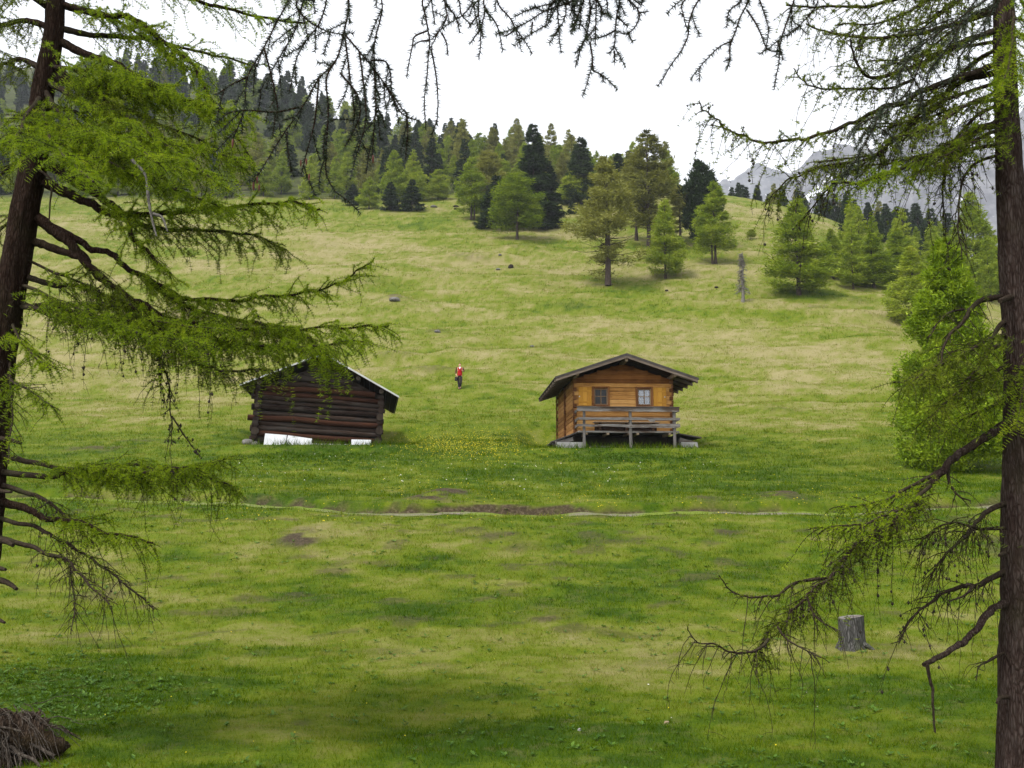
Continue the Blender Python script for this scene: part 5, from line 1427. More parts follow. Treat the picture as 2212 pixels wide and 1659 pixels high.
# ---- left larch
YL = 7.5
LT = [(128, -420, 15), (124, -200, 18), (119, 0, 21), (115, 79, 22), (95, 178, 24), (72, 356, 28), (58, 436, 29), (36, 555, 30), (17, 657, 31), (-6, 815, 33), (-22, 974, 34), (-38, 1172, 36), (-66, 1400, 39), (-80, 1580, 42)]
lb = at(-46, 1590, YL)
left = thing('larch_tree', 'leaning larch trunk at the left edge with feathery branches over the old barn', 'larch', (0, 0, 0))
trunk_px(left, LT, YL, M['bark_red'], 1)
W_, G_ = M['twig'], M['larch_near']
BACKLIT = M['larch_backlit']
def LL(pts, Y1, r0=14, r1=2.5, leaf=None, **k):
    limb(left, px_path(pts, YL, Y1), r0 / FPX * YL, r1 / FPX * YL, M['bark_red'] if r0 > 8 else W_, leaf or G_, **k)
# upper crown: limbs sweeping out to the right, some toward the camera
LL([(122, -90), (210, -70), (330, -30), (450, 10), (560, 38), (660, 52)], 7.9, 9, twig=(.34, .08), green=.8)
LL([(120, -60), (190, -80), (300, -75), (430, -50), (560, -25), (680, 5)], 6.9, 9, twig=(.34, .09), green=.75)
LL([(139, 12), (222, 30), (277, 38), (329, 67), (368, 99), (400, 127), (430, 166), (475, 235), (500, 290)], 7.2, 9, 2, twig=(.34, .075), green=.85)
LL([(128, 60), (200, 75), (280, 85), (370, 95), (460, 120), (550, 140)], 8.3, 8, twig=(.34, .075), green=.85)
LL([(135, 91), (190, 123), (238, 139), (277, 154), (309, 178), (349, 194), (420, 225), (480, 270), (540, 330)], 7.0, 10, 2, twig=(.36, .07), green=.85)
LL([(105, 120), (170, 190), (260, 230), (360, 270), (450, 310), (540, 380)], 8.4, 8, 2, twig=(.36, .075), leaf=BACKLIT)
LL([(98, 175), (170, 215), (260, 250), (330, 290), (400, 340), (470, 400)], 6.5, 8, 2, twig=(.36, .06))
LL([(95, 190), (130, 250), (180, 285), (230, 300), (290, 315), (350, 350)], 6.1, 7, 2, twig=(.34, .055), sag=.4)
LL([(92, 200), (60, 250), (40, 285), (10, 310), (-40, 330)], 6.3, 7, 2, twig=(.32, .06), sag=.4)
LL([(90, 215), (100, 275), (120, 310), (150, 340), (200, 390)], 6.0, 6, 2, twig=(.30, .055), sag=.4)
LL([(85, 270), (150, 315), (230, 350), (310, 385), (400, 420), (500, 450)], 6.7, 7, 2, twig=(.36, .06))
LL([(99, 353), (147, 380), (186, 408), (222, 432), (254, 448), (273, 479), (293, 519), (330, 560), (370, 590)], 7.0, 13, 3, twig=(.34, .07), start=.35)
LL([(96, 395), (158, 420), (206, 440), (246, 463), (300, 470), (380, 462), (470, 450), (560, 440), (640, 440), (690, 450)], 7.2, 12, 2, twig=(.36, .06), start=.28, sag=.75)
LL([(246, 463), (330, 490), (420, 500), (500, 505), (560, 515), (620, 540)], 7.5, 6, 2, twig=(.36, .07), start=.1, sag=.9, leaf=BACKLIT)
LL([(83, 471), (131, 511), (170, 547), (206, 586), (238, 614), (269, 642), (310, 665), (360, 690), (450, 705), (560, 712), (660, 706), (760, 704), (838, 706)], 7.1, 13, 2, twig=(.38, .055), start=.28, sag=.8, hang=.35, cones=.1)
LL([(76, 523), (123, 539), (166, 559), (198, 574), (246, 618), (290, 660), (350, 720), (400, 760)], 6.9, 10, 2, twig=(.34, .07), start=.3, sag=1.0, hang=.4, green=.6, leaf=BACKLIT, cones=.3)
LL([(84, 480), (131, 497), (190, 527), (238, 551), (277, 582), (317, 606), (396, 640), (480, 652), (560, 642), (640, 630), (700, 622), (745, 602), (782, 580)], 7.4, 9, 1.6, twig=(.30, .055), start=.3, sag=.5, hang=.25)
LL([(317, 606), (400, 660), (490, 690), (580, 700), (650, 720), (700, 760), (720, 800)], 7.2, 6, 1.6, twig=(.34, .05), sag=.9, hang=.45, cones=.12)
LL([(300, 650), (380, 700), (460, 730), (540, 745), (620, 752), (700, 745), (790, 735)], 6.8, 6, 1.6, twig=(.34, .05), sag=.9, hang=.35)
LL([(310, 665), (360, 710), (400, 760), (440, 790), (500, 800), (590, 800)], 7.0, 5, 1.5, twig=(.32, .06), sag=1.0, hang=.5, green=.7, leaf=BACKLIT, cones=.2)
LL([(59, 598), (119, 614), (166, 618), (206, 634), (300, 660), (380, 700)], 7.9, 7, 2, twig=(.34, .08), sag=.9, hang=.3, green=.6, leaf=BACKLIT)
LL([(48, 655), (119, 685), (178, 697), (222, 705), (269, 708), (330, 740), (345, 800), (348, 850)], 7.2, 6, 1.6, twig=(.30, .075), sag=1.2, hang=.5, green=.38, leaf=BACKLIT, cones=.5)
LL([(45, 662), (119, 661), (206, 659), (290, 670), (360, 720)], 7.7, 6, 2, twig=(.30, .08), sag=1.1, hang=.5, green=.4, leaf=BACKLIT, cones=.5)
LL([(250, 640), (300, 700), (340, 770), (365, 840), (372, 900), (374, 960)], 7.1, 3.5, 1, twig=(.14, .12), sub=(.09, .09), sag=1.2, green=.25, leaf=BACKLIT, cones=.8, hang=.3)
LL([(372, 900), (395, 935), (415, 965), (430, 985)], 7.1, 2, 1, twig=(.07, .10), sub=(.05, .1), sag=1.0, green=.2, cones=.9)
LL([(20, 690), (40, 730), (75, 770), (110, 800)], 6.9, 4, 1.5, twig=(.28, .07), sag=.8)
LL([(5, 800), (35, 830), (70, 850), (110, 880)], 6.9, 4, 1.5, twig=(.26, .08), sag=1.0, green=.7)
LL([(20, 760), (30, 880), (20, 1000)], 7.0, 3, 1.5, twig=(.2, .08), sag=1.0, green=.6)
# lower tier: the flat spray across the path
LL([(2, 985), (79, 1003), (135, 1013), (220, 1012), (300, 1020)], 7.2, 7, 2, twig=(.30, .05), sag=.5, start=.35)
LL([(5, 1020), (99, 1027), (158, 1021), (238, 1019), (317, 1021), (396, 1013), (448, 1005), (490, 988)], 7.0, 7, 1.6, twig=(.34, .042), sag=.75, start=.28, hang=.5)
LL([(120, 1020), (200, 1010), (290, 1005), (380, 1022), (470, 1040), (510, 1060)], 7.4, 4, 1.5, twig=(.32, .045), sag=.8, hang=.55, green=.85)
LL([(0, 1082), (59, 1100), (91, 1116), (131, 1120), (178, 1132), (222, 1148), (254, 1156), (330, 1172)], 6.9, 9, 2, twig=(.26, .06), sag=.6, start=.4, hang=.5)
LL([(4, 1048), (59, 1065), (91, 1077), (127, 1104), (158, 1128), (210, 1180)], 7.3, 6, 2, twig=(.24, .09), sag=.9, start=.2, green=.3, hang=.6, leaf=BACKLIT, cones=.3)
LL([(-5, 1118), (59, 1136), (119, 1164), (158, 1184), (198, 1207), (246, 1243), (293, 1279), (340, 1320)], 7.1, 5, 1.5, twig=(.26, .085), sag=.9, start=.25, green=.14, hang=.55, leaf=BACKLIT)
LL([(-8, 1160), (59, 1180), (115, 1200), (150, 1215), (174, 1243), (198, 1275), (245, 1310)], 6.8, 6, 1.5, twig=(.26, .09), sag=1.0, start=.3, green=.12, hang=.5, leaf=BACKLIT)
LL([(150, 1215), (158, 1270), (160, 1320), (150, 1370)], 6.9, 2, 1, twig=(.14, .1), sag=1.0, green=.05, hang=.4)
for k in range(11):
    x0 = 100 + 25 * random.random(); y0 = random.uniform(-60, 330); xe = random.uniform(260, 560); ye = y0 + random.uniform(30, 190)
    LL([(x0, y0), (x0 + (xe - x0) * .3, y0 + (ye - y0) * .18 + random.uniform(-12, 12)), (x0 + (xe - x0) * .65, y0 + (ye - y0) * .55 + random.uniform(-12, 12)), (xe, ye)],
       random.uniform(6.0, 8.8), 6, 1.6, twig=(.38, .06), sag=.5, leaf=G_ if k % 3 else BACKLIT)
for k in range(3):
    x0 = 40; y0 = 560 + 50 * k + random.uniform(-15, 15); xe = random.uniform(430, 700); ye = random.uniform(660, 790)
    LL([(x0, y0), (x0 + (xe - x0) * .3, y0 + (ye - y0) * .35), (x0 + (xe - x0) * .65, y0 + (ye - y0) * .75), (xe, ye)], random.uniform(6.3, 8.6), random.uniform(3, 6), 1.3, twig=(.36, .065), sag=.8, hang=.35, start=.1, green=.85, leaf=G_, cones=.15)
# left of the trunk and dead stubs
LL([(110, 60), (60, 45), (20, 50), (-40, 70)], 7.8, 9, 3, twig=(.34, .06), leaf=BACKLIT)
LL([(112, 20), (60, -10), (10, -10), (-50, 0)], 7.0, 9, 3, twig=(.34, .06), leaf=BACKLIT)
LL([(95, 150), (50, 130), (10, 135), (-40, 150)], 8.0, 8, 3, twig=(.34, .07), leaf=BACKLIT)
LL([(80, 330), (40, 350), (0, 380), (-40, 420)], 7.8, 6, 2, twig=(.32, .07), green=.6, leaf=BACKLIT)
LL([(62, 440), (20, 480), (-30, 520)], 7.9, 6, 2, twig=(.32, .08), green=.6, leaf=BACKLIT)
for pts, r in (([(-10, 948), (20, 950), (45, 957)], 7), ([(-10, 1060), (25, 1063)], 6), ([(-15, 1165), (10, 1168), (28, 1178)], 9), ([(-15, 1225), (12, 1230)], 7), ([(-15, 1250), (15, 1258), (36, 1272)], 8), ([(-20, 1330), (10, 1345)], 6), ([(75, 360), (110, 390), (108, 440), (106, 480)], 3)):
    b = MB(); p = px_path(pts, YL - .05, YL - .25); b.tube(p, np.linspace(r, r * .45, len(p)) / FPX * YL, 8, 0, True, .12); b.build('stub', M['twig'], left)
for pts in ([(318, 400), (322, 440), (330, 480), (338, 510)], [(330, 462), (350, 470), (362, 500)], [(285, 345), (312, 375), (318, 400)]):
    b = MB(); p = px_path(pts, 6.3, 6.3); b.tube(p, np.linspace(3.4, 1.4, len(p)) / FPX * YL, 6, 0, True, .12); b.build('bare_twig', M['twig_pale'], left)

# ---- right larch
YR = 6.3
RT = [(2156, -420, 15), (2162, -200, 18), (2168, 0, 21), (2172, 176, 24), (2178, 317, 27), (2184, 458, 30), (2190, 593, 31), (2199, 698, 34), (2206, 839, 37), (2209, 1015, 40), (2210, 1247, 43), (2209, 1423, 45), (2208, 1652, 48)]
right = thing('larch_tree', 'rough grey-brown larch trunk at the right edge with drooping lower branches', 'larch', (0, 0, 0))
trunk_px(right, RT, YR, M['bark'], 1)
def RL(pts, Y1, r0=10, r1=2, leaf=None, Y0=None, **k):
    leaf = leaf or (BACKLIT if random.random() < .4 else G_)
    limb(right, px_path(pts, YR if Y0 is None else Y0, Y1), r0 / FPX * YR, r1 / FPX * YR, M['bark'] if r0 > 8 else W_, leaf or G_, **k)
RL([(2160, -60), (2080, -40), (1980, -10), (1880, 10), (1780, 20), (1700, 10)], 6.0, 8, twig=(.30, .075), green=.5, sag=.8, leaf=BACKLIT, hang=.3)
RL([(2160, 20), (2080, 45), (1980, 70), (1880, 80), (1800, 70), (1740, 50)], 6.8, 8, twig=(.30, .075), green=.5, sag=.8, leaf=BACKLIT, hang=.3)
RL([(2165, 60), (2090, 90), (2010, 130), (1920, 165), (1870, 160), (1845, 120), (1832, 85)], 6.0, 8, twig=(.28, .075), green=.55, sag=.8, leaf=BACKLIT, hang=.25)
RL([(2168, 130), (2100, 160), (2010, 190), (1950, 222), (1887, 246), (1820, 275), (1750, 296), (1679, 303), (1609, 299), (1567, 278), (1539, 246), (1508, 222)], 6.2, 8, 1.5, twig=(.24, .070), green=.62, sag=.9, leaf=BACKLIT, hang=.35, cones=.2, start=.2)
RL([(1975, 172), (1920, 190), (1855, 190), (1780, 192), (1740, 178), (1715, 150)], 6.3, 4, 1.3, twig=(.24, .075), green=.6, sag=.8, leaf=BACKLIT, hang=.3)
RL([(2172, 152), (2102, 169), (2067, 183), (2000, 230), (1940, 290), (1890, 330), (1820, 345), (1760, 350)], 6.9, 8, 2, twig=(.28, .065), green=.6, sag=.9, leaf=BACKLIT, hang=.3)
RL([(2172, 268), (2120, 275), (2084, 292), (2032, 324), (1961, 359), (1908, 380), (1856, 394), (1800, 400)], 6.0, 9, 2, twig=(.24, .05), green=1.0, sag=.8, start=.18, hang=.25)
RL([(2030, 225), (1972, 268), (1926, 310), (1873, 345), (1785, 359), (1732, 377), (1690, 400), (1650, 440)], 6.5, 6, 1.5, twig=(.28, .06), green=.55, sag=1.1, hang=.5, leaf=BACKLIT, cones=.3)
RL([(2175, 220), (2110, 250), (2060, 310), (2040, 380), (2038, 430), (2042, 470)], 6.4, 5, 1.5, twig=(.26, .08), green=.22, sag=1.2, hang=.4, leaf=BACKLIT, cones=.4)
RL([(2170, 330), (2110, 350), (2080, 390), (2072, 440), (2070, 500), (2078, 560)], 6.0, 4, 1.2, twig=(.22, .09), green=.15, sag=1.2, hang=.3, leaf=BACKLIT, cones=.4)
RL([(1870, 350), (1800, 400), (1760, 440), (1730, 480)], 6.6, 3, 1.2, twig=(.26, .08), green=.2, sag=1.1, hang=.3, leaf=BACKLIT, cones=.4)
RL([(2185, 10), (2190, 60), (2180, 130), (2160, 200)], 5.9, 5, 2, twig=(.26, .05), green=1, sag=.9)
RL([(2190, -40), (2215, 20), (2240, 80)], 6.2, 5, 2, twig=(.3, .06), green=1, sag=.9)
RL([(2190, 100), (2175, 190), (2178, 280), (2172, 340)], 6.0, 3, 1.2, twig=(.12, .08), green=.8, sag=1.0)
for k in range(14):
    y0 = random.uniform(-120, 320); xe = random.uniform(1760, 1990); ye = y0 + random.uniform(40, 150)
    RL([(2172, y0), (2172 - (2172 - xe) * .35, y0 + (ye - y0) * .35), (2172 - (2172 - xe) * .7, y0 + (ye - y0) * .85), (xe, ye)], random.uniform(5.7, 7.4), 5, 1.5, twig=(.28, .075), green=.5, sag=.9, hang=.35, leaf=BACKLIT, cones=.2)
# middle: dead limbs in front of the bright larch
RL([(2170, 640), (2120, 649), (2092, 670), (2081, 695), (2053, 723), (2039, 748), (2028, 790)], 6.0, 7, 2, twig=(.18, .09), green=.10, sag=.9, leaf=BACKLIT)
RL([(2081, 668), (2050, 676), (2025, 700), (2005, 730)], 6.1, 3, 1.2, twig=(.16, .1), green=.2, sag=.8, leaf=BACKLIT)
RL([(2180, 684), (2151, 719), (2134, 762), (2109, 793), (2080, 830)], 6.1, 6, 2, twig=(.22, .07), green=.7, sag=.9)
RL([(2180, 720), (2120, 740), (2060, 775), (2000, 800), (1960, 830)], 5.8, 5, 1.6, twig=(.30, .05), green=1, sag=.9)
RL([(2190, 780), (2130, 810), (2060, 850), (2010, 900)], 5.9, 5, 1.6, twig=(.30, .055), green=.9, sag=.9)
RL([(2195, 850), (2140, 880), (2090, 900), (2040, 935)], 6.5, 5, 1.6, twig=(.28, .06), green=.7, sag=1.0, hang=.3)
RL([(2210, 740), (2215, 800), (2205, 870), (2195, 920)], 5.9, 4, 1.5, twig=(.22, .06), green=1, sag=.9)
RL([(2039, 805), (2010, 822), (1979, 828), (1926, 824)], 6.0, 2.5, 1, Y0=6.1, twig=(.10, .08), green=.35, sag=.9, leaf=BACKLIT)
# long drooping limb
RL([(2185, 905), (2130, 945), (2084, 980), (2049, 1008), (2010, 1050), (1954, 1103), (1919, 1134), (1884, 1156), (1856, 1173), (1820, 1201), (1785, 1247), (1743, 1289), (1711, 1325), (1679, 1353), (1655, 1385), (1640, 1430)], 5.6, 10, 1.5,
   twig=(.27, .042), sub=(.15, .075), green=.62, sag=1.15, start=.30, hang=.6, leaf=BACKLIT, cones=.25)
RL([(2049, 1008), (1990, 1040), (1920, 1075), (1870, 1090), (1810, 1095)], 5.9, 5, 1.4, Y0=6.2, twig=(.24, .055), green=.75, sag=.9, hang=.4)
RL([(2010, 1050), (1960, 1090), (1900, 1120), (1830, 1135), (1750, 1140)], 5.6, 4, 1.3, Y0=6.0, twig=(.26, .05), green=.55, sag=.8, hang=.3)
RL([(1785, 1247), (1715, 1261), (1679, 1286), (1644, 1291), (1609, 1289), (1574, 1272), (1553, 1243)], 5.5, 3.4, 1.1, Y0=5.7, twig=(.13, .07), sub=(.09, .08), green=.28, sag=1.1, hang=.45, leaf=BACKLIT)
RL([(1660, 1380), (1644, 1398), (1609, 1413), (1574, 1409), (1539, 1391), (1507, 1388), (1487, 1362)], 5.3, 3.2, 1.0, Y0=5.5, twig=(.14, .07), sub=(.10, .08), green=.16, sag=1.3, hang=.6, leaf=BACKLIT)
RL([(1743, 1289), (1760, 1330), (1790, 1350), (1815, 1362)], 5.5, 2.4, 1.0, Y0=5.6, twig=(.16, .08), green=.2, sag=1.0, hang=.5, leaf=BACKLIT)
RL([(1679, 1353), (1700, 1380), (1730, 1400), (1770, 1420)], 5.4, 2.2, 1.0, Y0=5.5, twig=(.16, .08), green=.1, sag=1.2, hang=.5, leaf=BACKLIT)
RL([(2049, 1008), (2050, 1040), (2062, 1060), (2078, 1075), (2096, 1082)], 6.0, 4, 1.4, Y0=6.2, twig=(.16, .1), green=.15, sag=.8, leaf=BACKLIT)
RL([(2190, 1080), (2137, 1103), (2113, 1127), (2091, 1156), (2050, 1190), (2010, 1240)], 6.1, 7, 1.6, twig=(.28, .055), sub=(.18, .07), green=.14, sag=1.2, hang=.7, leaf=BACKLIT, cones=.35, start=.2)
RL([(2190, 1140), (2120, 1141), (2077, 1131), (2030, 1140), (1985, 1180)], 6.0, 4.5, 1.4, twig=(.28, .06), sub=(.18, .07), green=.2, sag=1.2, hang=.6, leaf=BACKLIT, cones=.3, start=.15)
RL([(2195, 1222), (2137, 1251), (2102, 1265), (2067, 1272), (2032, 1286), (1996, 1310), (1968, 1332), (1954, 1360), (1944, 1392)], 6.0, 7, 1.4, twig=(.22, .075), green=.07, sag=1.1, hang=.45, leaf=BACKLIT, cones=.3, start=.15)
RL([(2102, 1265), (2085, 1285), (2050, 1298)], 6.0, 3.5, 1.5, Y0=6.1, twig=(.05, .3), green=0)
# bare broken limb with its hanging stick
RL([(2195, 1300), (2160, 1309), (2134, 1327), (2109, 1360), (2084, 1384), (2060, 1402), (2025, 1423), (2000, 1436)], 5.9, 9.5, 5, twig=(.02, 3), green=0)
RL([(2003, 1436), (2010, 1476), (2016, 1494), (2014, 1518), (2017, 1546), (2020, 1580)], 5.9, 3.6, 2.0, Y0=5.9, twig=(.02, .12), sub=(.01, 1), green=0)
RL([(2190, 1398), (2137, 1427), (2116, 1441), (2108, 1470)], 6.1, 3.5, 1, twig=(.10, .1), green=0, sag=1)
for pts, r in (([(2170, 1195), (2158, 1200)], 5), ([(2185, 640), (2160, 650)], 8), ([(2168, 740), (2146, 752)], 7), ([(2180, 1505), (2160, 1508), (2154, 1518)], 5)):
    b = MB(); p = px_path(pts, YR - .05, YR - .22); b.tube(p, np.linspace(r, r * .6, len(p)) / FPX * YR, 8, 0, True, .12); b.build('stub', M['twig'], right)
# ------------------------------------------------------------------ overhanging spruce boughs
def spruce_strand(B, path, r0, r1, dens=1.0, n0=.012, n1=.019, bare=0.0):
    n = len(path); B.w.tube(path, np.linspace(r0, r1, n), 5, 0, True, .08)
    P, T = along(path, .0013 / dens, .9)
    if len(P) == 0: return
    if bare:
        t = np.linspace(0, 1, len(P)); k = rng.random(len(P)) > bare * (1 - t) ** .7; P, T = P[k], T[k]
    B.P.append(P); B.T.append(T)
def spruce_bough(tree, carrier, strands, Y, wood, cones=(), sprigs=.5, dens=1.0):
    B = Branch()
    B.w.tube(carrier, np.linspace(.022, .007, len(carrier)), 8, 0, True, .06)
    Pc, Tc = along(carrier[len(carrier) // 3:], .0022, .9); B.P.append(Pc); B.T.append(Tc)
    for q_, t_ in zip(*along(carrier[len(carrier) // 3:], .07)):
        sp_ = grow(q_, t_ * .7 + rng.normal(size=3) * .5 + np.array([0, 0, -.1]), rng.uniform(.08, .22), 4, .4, .08)
        if sp_[:, 2].min() > q_[2] - .16: spruce_strand(B, sp_, .0022, .0013, dens)
    for s in strands:
        pts, dy = s[0], s[1] if len(s) > 1 else 0
        bare = s[2] if len(s) > 2 else .25
        P = [at(x, y, Y + dy) for x, y in pts]
        if pts[0][1] <= 12:                            # joins the bough above the picture
            P = [P[0] + (carrier[np.argmin(((carrier[:, :2] - P[0][:2]) ** 2).sum(1))] - P[0]) * q for q in (1, .55)] + P
        p = smooth_path(P, 6)
        spruce_strand(B, p, .0034, .0016, dens, bare=bare)
        # short side sprigs
        Q, T = along(p, .055)
        for i in range(len(Q)):
            if rng.random() > sprigs or i < 1: continue
            d = T[i] * .9 + rng.normal(size=3) * .55 + np.array([0, 0, -.3])
            sp_ = grow(Q[i], d, rng.uniform(.03, .14), 4, .35, .08)
            spruce_strand(B, sp_, .0018, .0012, dens)
    for (x, y, l) in cones:
        l *= .62
        c = at(x, y, Y); t = np.linspace(0, 1, 6)
        B.w.tube(np.stack([c[0] + 0 * t, c[1] + 0 * t, c[2] - l * t], -1), np.array([.002, .005, .006, .0055, .004, .001]) * l / .045, 8, 1, False)
    o = B.w.build('branch', [wood, M['cone_red']], tree)
    P = np.concatenate(B.P); T = np.concatenate(B.T)
    f = MB(); needles(f, P, T, 1, .014, .023, .0033, .05, .45); f.build('needles', M['spruce_near'], o)
    return o
sp1 = thing('spruce_tree', 'spruce beside the viewer whose dark needled sprays hang into the top of the picture', 'spruce', (-1.1, -1.3, hz(-1.1, -1.3)))
g0 = sp1.location.z
def rel(p, root): return np.asarray(p, float) - np.array(root.location)
tz = np.linspace(-.2, 9, 24)
b = MB(); b.tube(np.stack([.02 * np.sin(tz), 0 * tz, tz], -1), np.linspace(.17, .06, 24), 20, 0, True, .05); b.build('trunk', M['bark'], sp1)
_at = at
def bough(tree, root_pt, tip_px, Y, mid_up=.25):
    a = np.array(root_pt); c = _at(tip_px[0], tip_px[1], Y)
    m = (a + c) / 2 + np.array([0, 0, mid_up])
    return smooth_path([a, m, c], 10)
# everything below is built in the tree's own coordinates
def in_tree(tree, root_pt, tip_px, Y, strands, **k):
    off = np.array(tree.location)
    car = bough(tree, root_pt, tip_px, Y) - off
    global at
    at = lambda x, y, d: _at(x, y, d) - off
    try: spruce_bough(tree, car, strands, Y, M['spruce_twig'], **k)
    finally: at = _at
T1 = np.array([-1.1, -1.3, 0])
in_tree(sp1, T1 + [0, 0, g0 + 2.6], (700, -95), 3.0, [
 ([(753, 0), (741, 79), (725, 131), (689, 170), (654, 230), (610, 293), (578, 345), (547, 396)], 0, .2),
 ([(745, 75), (776, 111), (808, 150), (832, 182), (871, 238)], .05, .35),
 ([(871, 238), (879, 250), (881, 315)], .05, 0),
 ([(832, 182), (850, 215), (868, 245), (905, 262)], .05, .1),
 ([(725, 131), (705, 170), (709, 238), (705, 317), (705, 376), (725, 416)], -.05, .1),
 ([(618, 12), (570, 103), (535, 166), (527, 238), (503, 301)], .15, .2),
 ([(535, 166), (495, 186), (467, 206)], .15, 0), ([(654, 230), (594, 242), (531, 238), (483, 246)], .05, 0),
 ([(640, 8), (665, 44), (705, 67), (749, 75)], .1, .0), ([(570, 103), (590, 180), (600, 240), (590, 280)], .12, 0),
 ([(824, 0), (808, 99), (812, 170), (808, 214)], .08, .8), ([(808, 150), (812, 222), (808, 277), (804, 337)], .05, .1),
 ([(735, 158), (772, 206), (776, 254), (745, 317)], .0, .1), ([(689, 170), (680, 260), (665, 320), (650, 380)], .1, .1), ([(776, 111), (785, 180), (790, 260), (772, 330)], -.05, .15),
 ([(620, 285), (622, 330), (634, 380)], .05, 0), ([(745, 80), (755, 160), (765, 240), (760, 290)], .1, .1), ([(705, 0), (690, 50), (660, 90), (640, 130), (625, 200)], .15, .2),
 ([(655, 2), (640, 60), (600, 130), (560, 200)], .2, .1), ([(800, 130), (835, 135), (845, 180), (838, 230)], .1, .1),
 ], cones=((503, 300, .05), (548, 392, .05), (556, 380, .045), (662, 342, .04), (650, 345, .04), (765, 330, .04), (806, 335, .045), (668, 375, .04), (560, 398, .04)), sprigs=.75, dens=1.2)
in_tree(sp1, T1 + [.1, 0, g0 + 2.9], (960, -80), 3.1, [
 ([(913, 0), (919, 34), (925, 69), (928, 92), (925, 124), (923, 158), (919, 187), (917, 224), (920, 280)], 0, .5),
 ([(960, 0), (965, 34), (954, 61), (933, 85)], 0, .8), ([(931, 106), (938, 140), (944, 182), (946, 227), (944, 267)], .02, .4),
 ([(925, 66), (896, 79), (891, 98), (884, 132), (878, 166)], 0, .7), ([(927, 87), (907, 90), (892, 98)], 0, .2), ([(954, 71), (964, 92), (968, 121)], 0, .6),
 ([(991, 0), (997, 32), (1012, 48), (1015, 58)], .05, .4), ([(965, 11), (983, 34), (994, 71)], .05, .4), ([(933, 0), (940, 53)], .05, .5), ([(1020, 0), (1000, 32), (985, 40)], .05, .3),
 ], sprigs=.3, dens=.8)
in_tree(sp1, T1 + [.2, 0, g0 + 3.1], (1060, -80), 3.2, [
 ([(1045, 0), (1047, 26), (1039, 63), (1038, 100), (1034, 129)], 0, .3), ([(1035, 0), (1034, 32), (1036, 62)], 0, .2), ([(1049, 24), (1068, 45), (1078, 69), (1086, 111)], 0, .4), ([(1039, 63), (1026, 79), (1015, 95)], 0, .1),
 ([(1034, 32), (1020, 48), (1012, 61)], 0, .2), ([(1076, 8), (1100, 37), (1115, 63), (1131, 85), (1150, 116)], .05, .5), ([(1115, 63), (1094, 77), (1085, 74)], .05, .2), ([(1128, 82), (1116, 88)], .05, 0),
 ], sprigs=.35, dens=.9)
in_tree(sp1, T1 + [.3, 0, g0 + 3.3], (1270, -70), 3.1, [
 ([(1260, -20), (1230, 5), (1197, 16), (1168, 29), (1139, 48), (1108, 63)], 0, .0), ([(1240, -20), (1197, 5), (1158, 16), (1131, 26)], 0, .0), ([(1150, 48), (1148, 76)], 0, .2),
 ([(1208, 0), (1205, 32), (1208, 63), (1208, 92)], 0, .2), ([(1261, 0), (1247, 37), (1240, 66)], 0, .2), ([(1190, 10), (1182, 40), (1178, 60)], 0, .1), ([(1225, 0), (1222, 30), (1215, 50)], .05, 0),
 ([(1274, 0), (1274, 40), (1266, 77), (1253, 111), (1242, 145)], 0, .0), ([(1274, 90), (1279, 121), (1282, 151), (1298, 161), (1304, 177)], 0, .3), ([(1287, 0), (1287, 40), (1286, 98)], 0, .0),
 ([(1337, 0), (1332, 34), (1329, 66), (1327, 100), (1314, 116)], .05, .0), ([(1327, 110), (1328, 136)], .05, .2), ([(1358, 0), (1380, 26), (1374, 55), (1353, 74), (1335, 66)], .05, .3), ([(1378, 28), (1400, 25)], .05, 0),
 ([(1332, 34), (1356, 58)], .05, 0), ([(1329, 66), (1303, 79), (1276, 84)], .03, 0), ([(1310, 0), (1312, 25), (1318, 40)], .05, 0), ([(1240, 0), (1235, 20), (1250, 38)], .02, 0), ([(1370, 0), (1385, 10), (1390, -5)], .05, 0),
 ([(1200, 0), (1190, 15), (1195, 30)], 0, 0), ([(1215, 0), (1240, 12), (1262, 8)], 0, 0), ([(1290, 0), (1300, 20), (1296, 45)], 0, 0),
 ], sprigs=.6, dens=1.15)
sp2 = thing('spruce_tree', 'spruce beyond the right edge whose dark bough slants down past the right-hand trunk', 'spruce', (4.3, 2.3, hz(4.3, 2.3)))
g1 = sp2.location.z
b = MB(); b.tube(np.stack([.02 * np.sin(tz), 0 * tz, tz], -1), np.linspace(.17, .06, 24), 20, 0, True, .05); b.build('trunk', M['bark'], sp2)
T2_ = np.array([4.3, 2.3, 0])
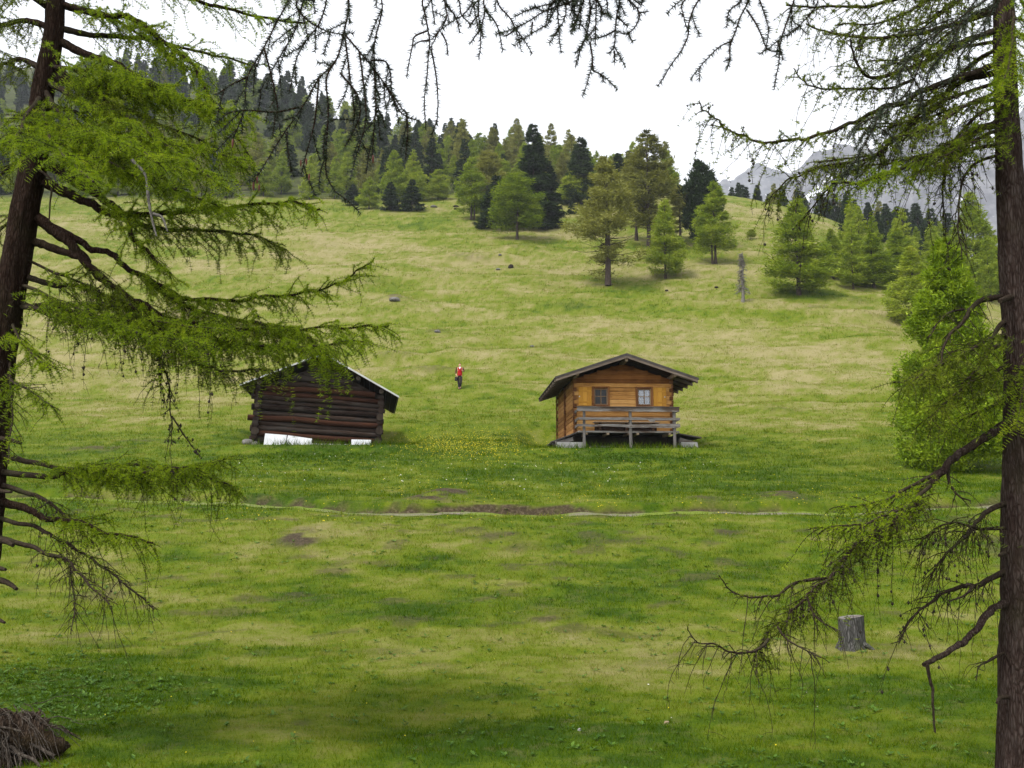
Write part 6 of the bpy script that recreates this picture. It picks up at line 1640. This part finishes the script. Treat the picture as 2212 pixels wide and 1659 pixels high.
in_tree(sp2, T2_ + [0, 0, g1 + 3.6], (1620, -90), 3.2, [
 ([(1510, 0), (1489, 46), (1486, 77), (1472, 109), (1447, 144), (1433, 169), (1420, 187)], 0, .45), ([(1479, 0), (1477, 35), (1486, 67)], 0, .5), ([(1476, 33), (1470, 28)], 0, 0),
 ([(1616, 0), (1598, 39), (1581, 85), (1553, 102), (1521, 134), (1491, 172)], 0, .0), ([(1581, 85), (1576, 106), (1577, 130)], 0, .0), ([(1577, 128), (1562, 133)], 0, 0),
 ([(1613, 21), (1630, 46), (1644, 74), (1658, 106), (1686, 113)], 0, .1), ([(1641, 0), (1651, 28), (1662, 67)], 0, .0), ([(1658, 104), (1640, 118)], 0, 0),
 ([(1715, 0), (1700, 46), (1686, 92), (1683, 130), (1676, 169), (1672, 194)], 0, .4), ([(1767, 0), (1736, 46), (1700, 81)], .05, .5), ([(1600, 0), (1575, 25), (1570, 60)], .05, .1), ([(1680, 90), (1692, 130)], 0, .1),
 ], sprigs=.35, dens=1.0)
in_tree(sp2, T2_ + [0, 0, g1 + 4.2], (2200, -70), 4.3, [
 ([(2130, 0), (2088, 28), (2039, 63), (1996, 95), (1954, 141), (1933, 190), (1905, 239), (1873, 303), (1831, 373), (1817, 380)], 0, .0),
 ([(2039, 55), (1982, 99), (1954, 116), (1925, 135)], .1, 0), ([(1996, 120), (1961, 197), (1926, 229), (1891, 260)], .1, 0), ([(1915, 243), (1856, 268), (1830, 300)], .05, 0),
 ([(2100, 10), (2050, 100), (2010, 150), (1985, 215)], .15, 0), ([(2150, 5), (2120, 70), (2080, 110), (2060, 165)], .1, 0), ([(1954, 141), (1990, 200), (1985, 240)], .05, .1),
 ([(2160, 0), (2130, 40), (2100, 90), (2090, 130)], .12, 0), ([(1890, 270), (1920, 290), (1945, 320)], .05, 0), ([(1905, 239), (1880, 270), (1850, 320)], .12, 0), ([(2060, 40), (2000, 60), (1940, 70)], .1, 0)
 ], sprigs=.9, dens=1.25)
S.render.film_transparent = False
S.cycles.use_denoising = True
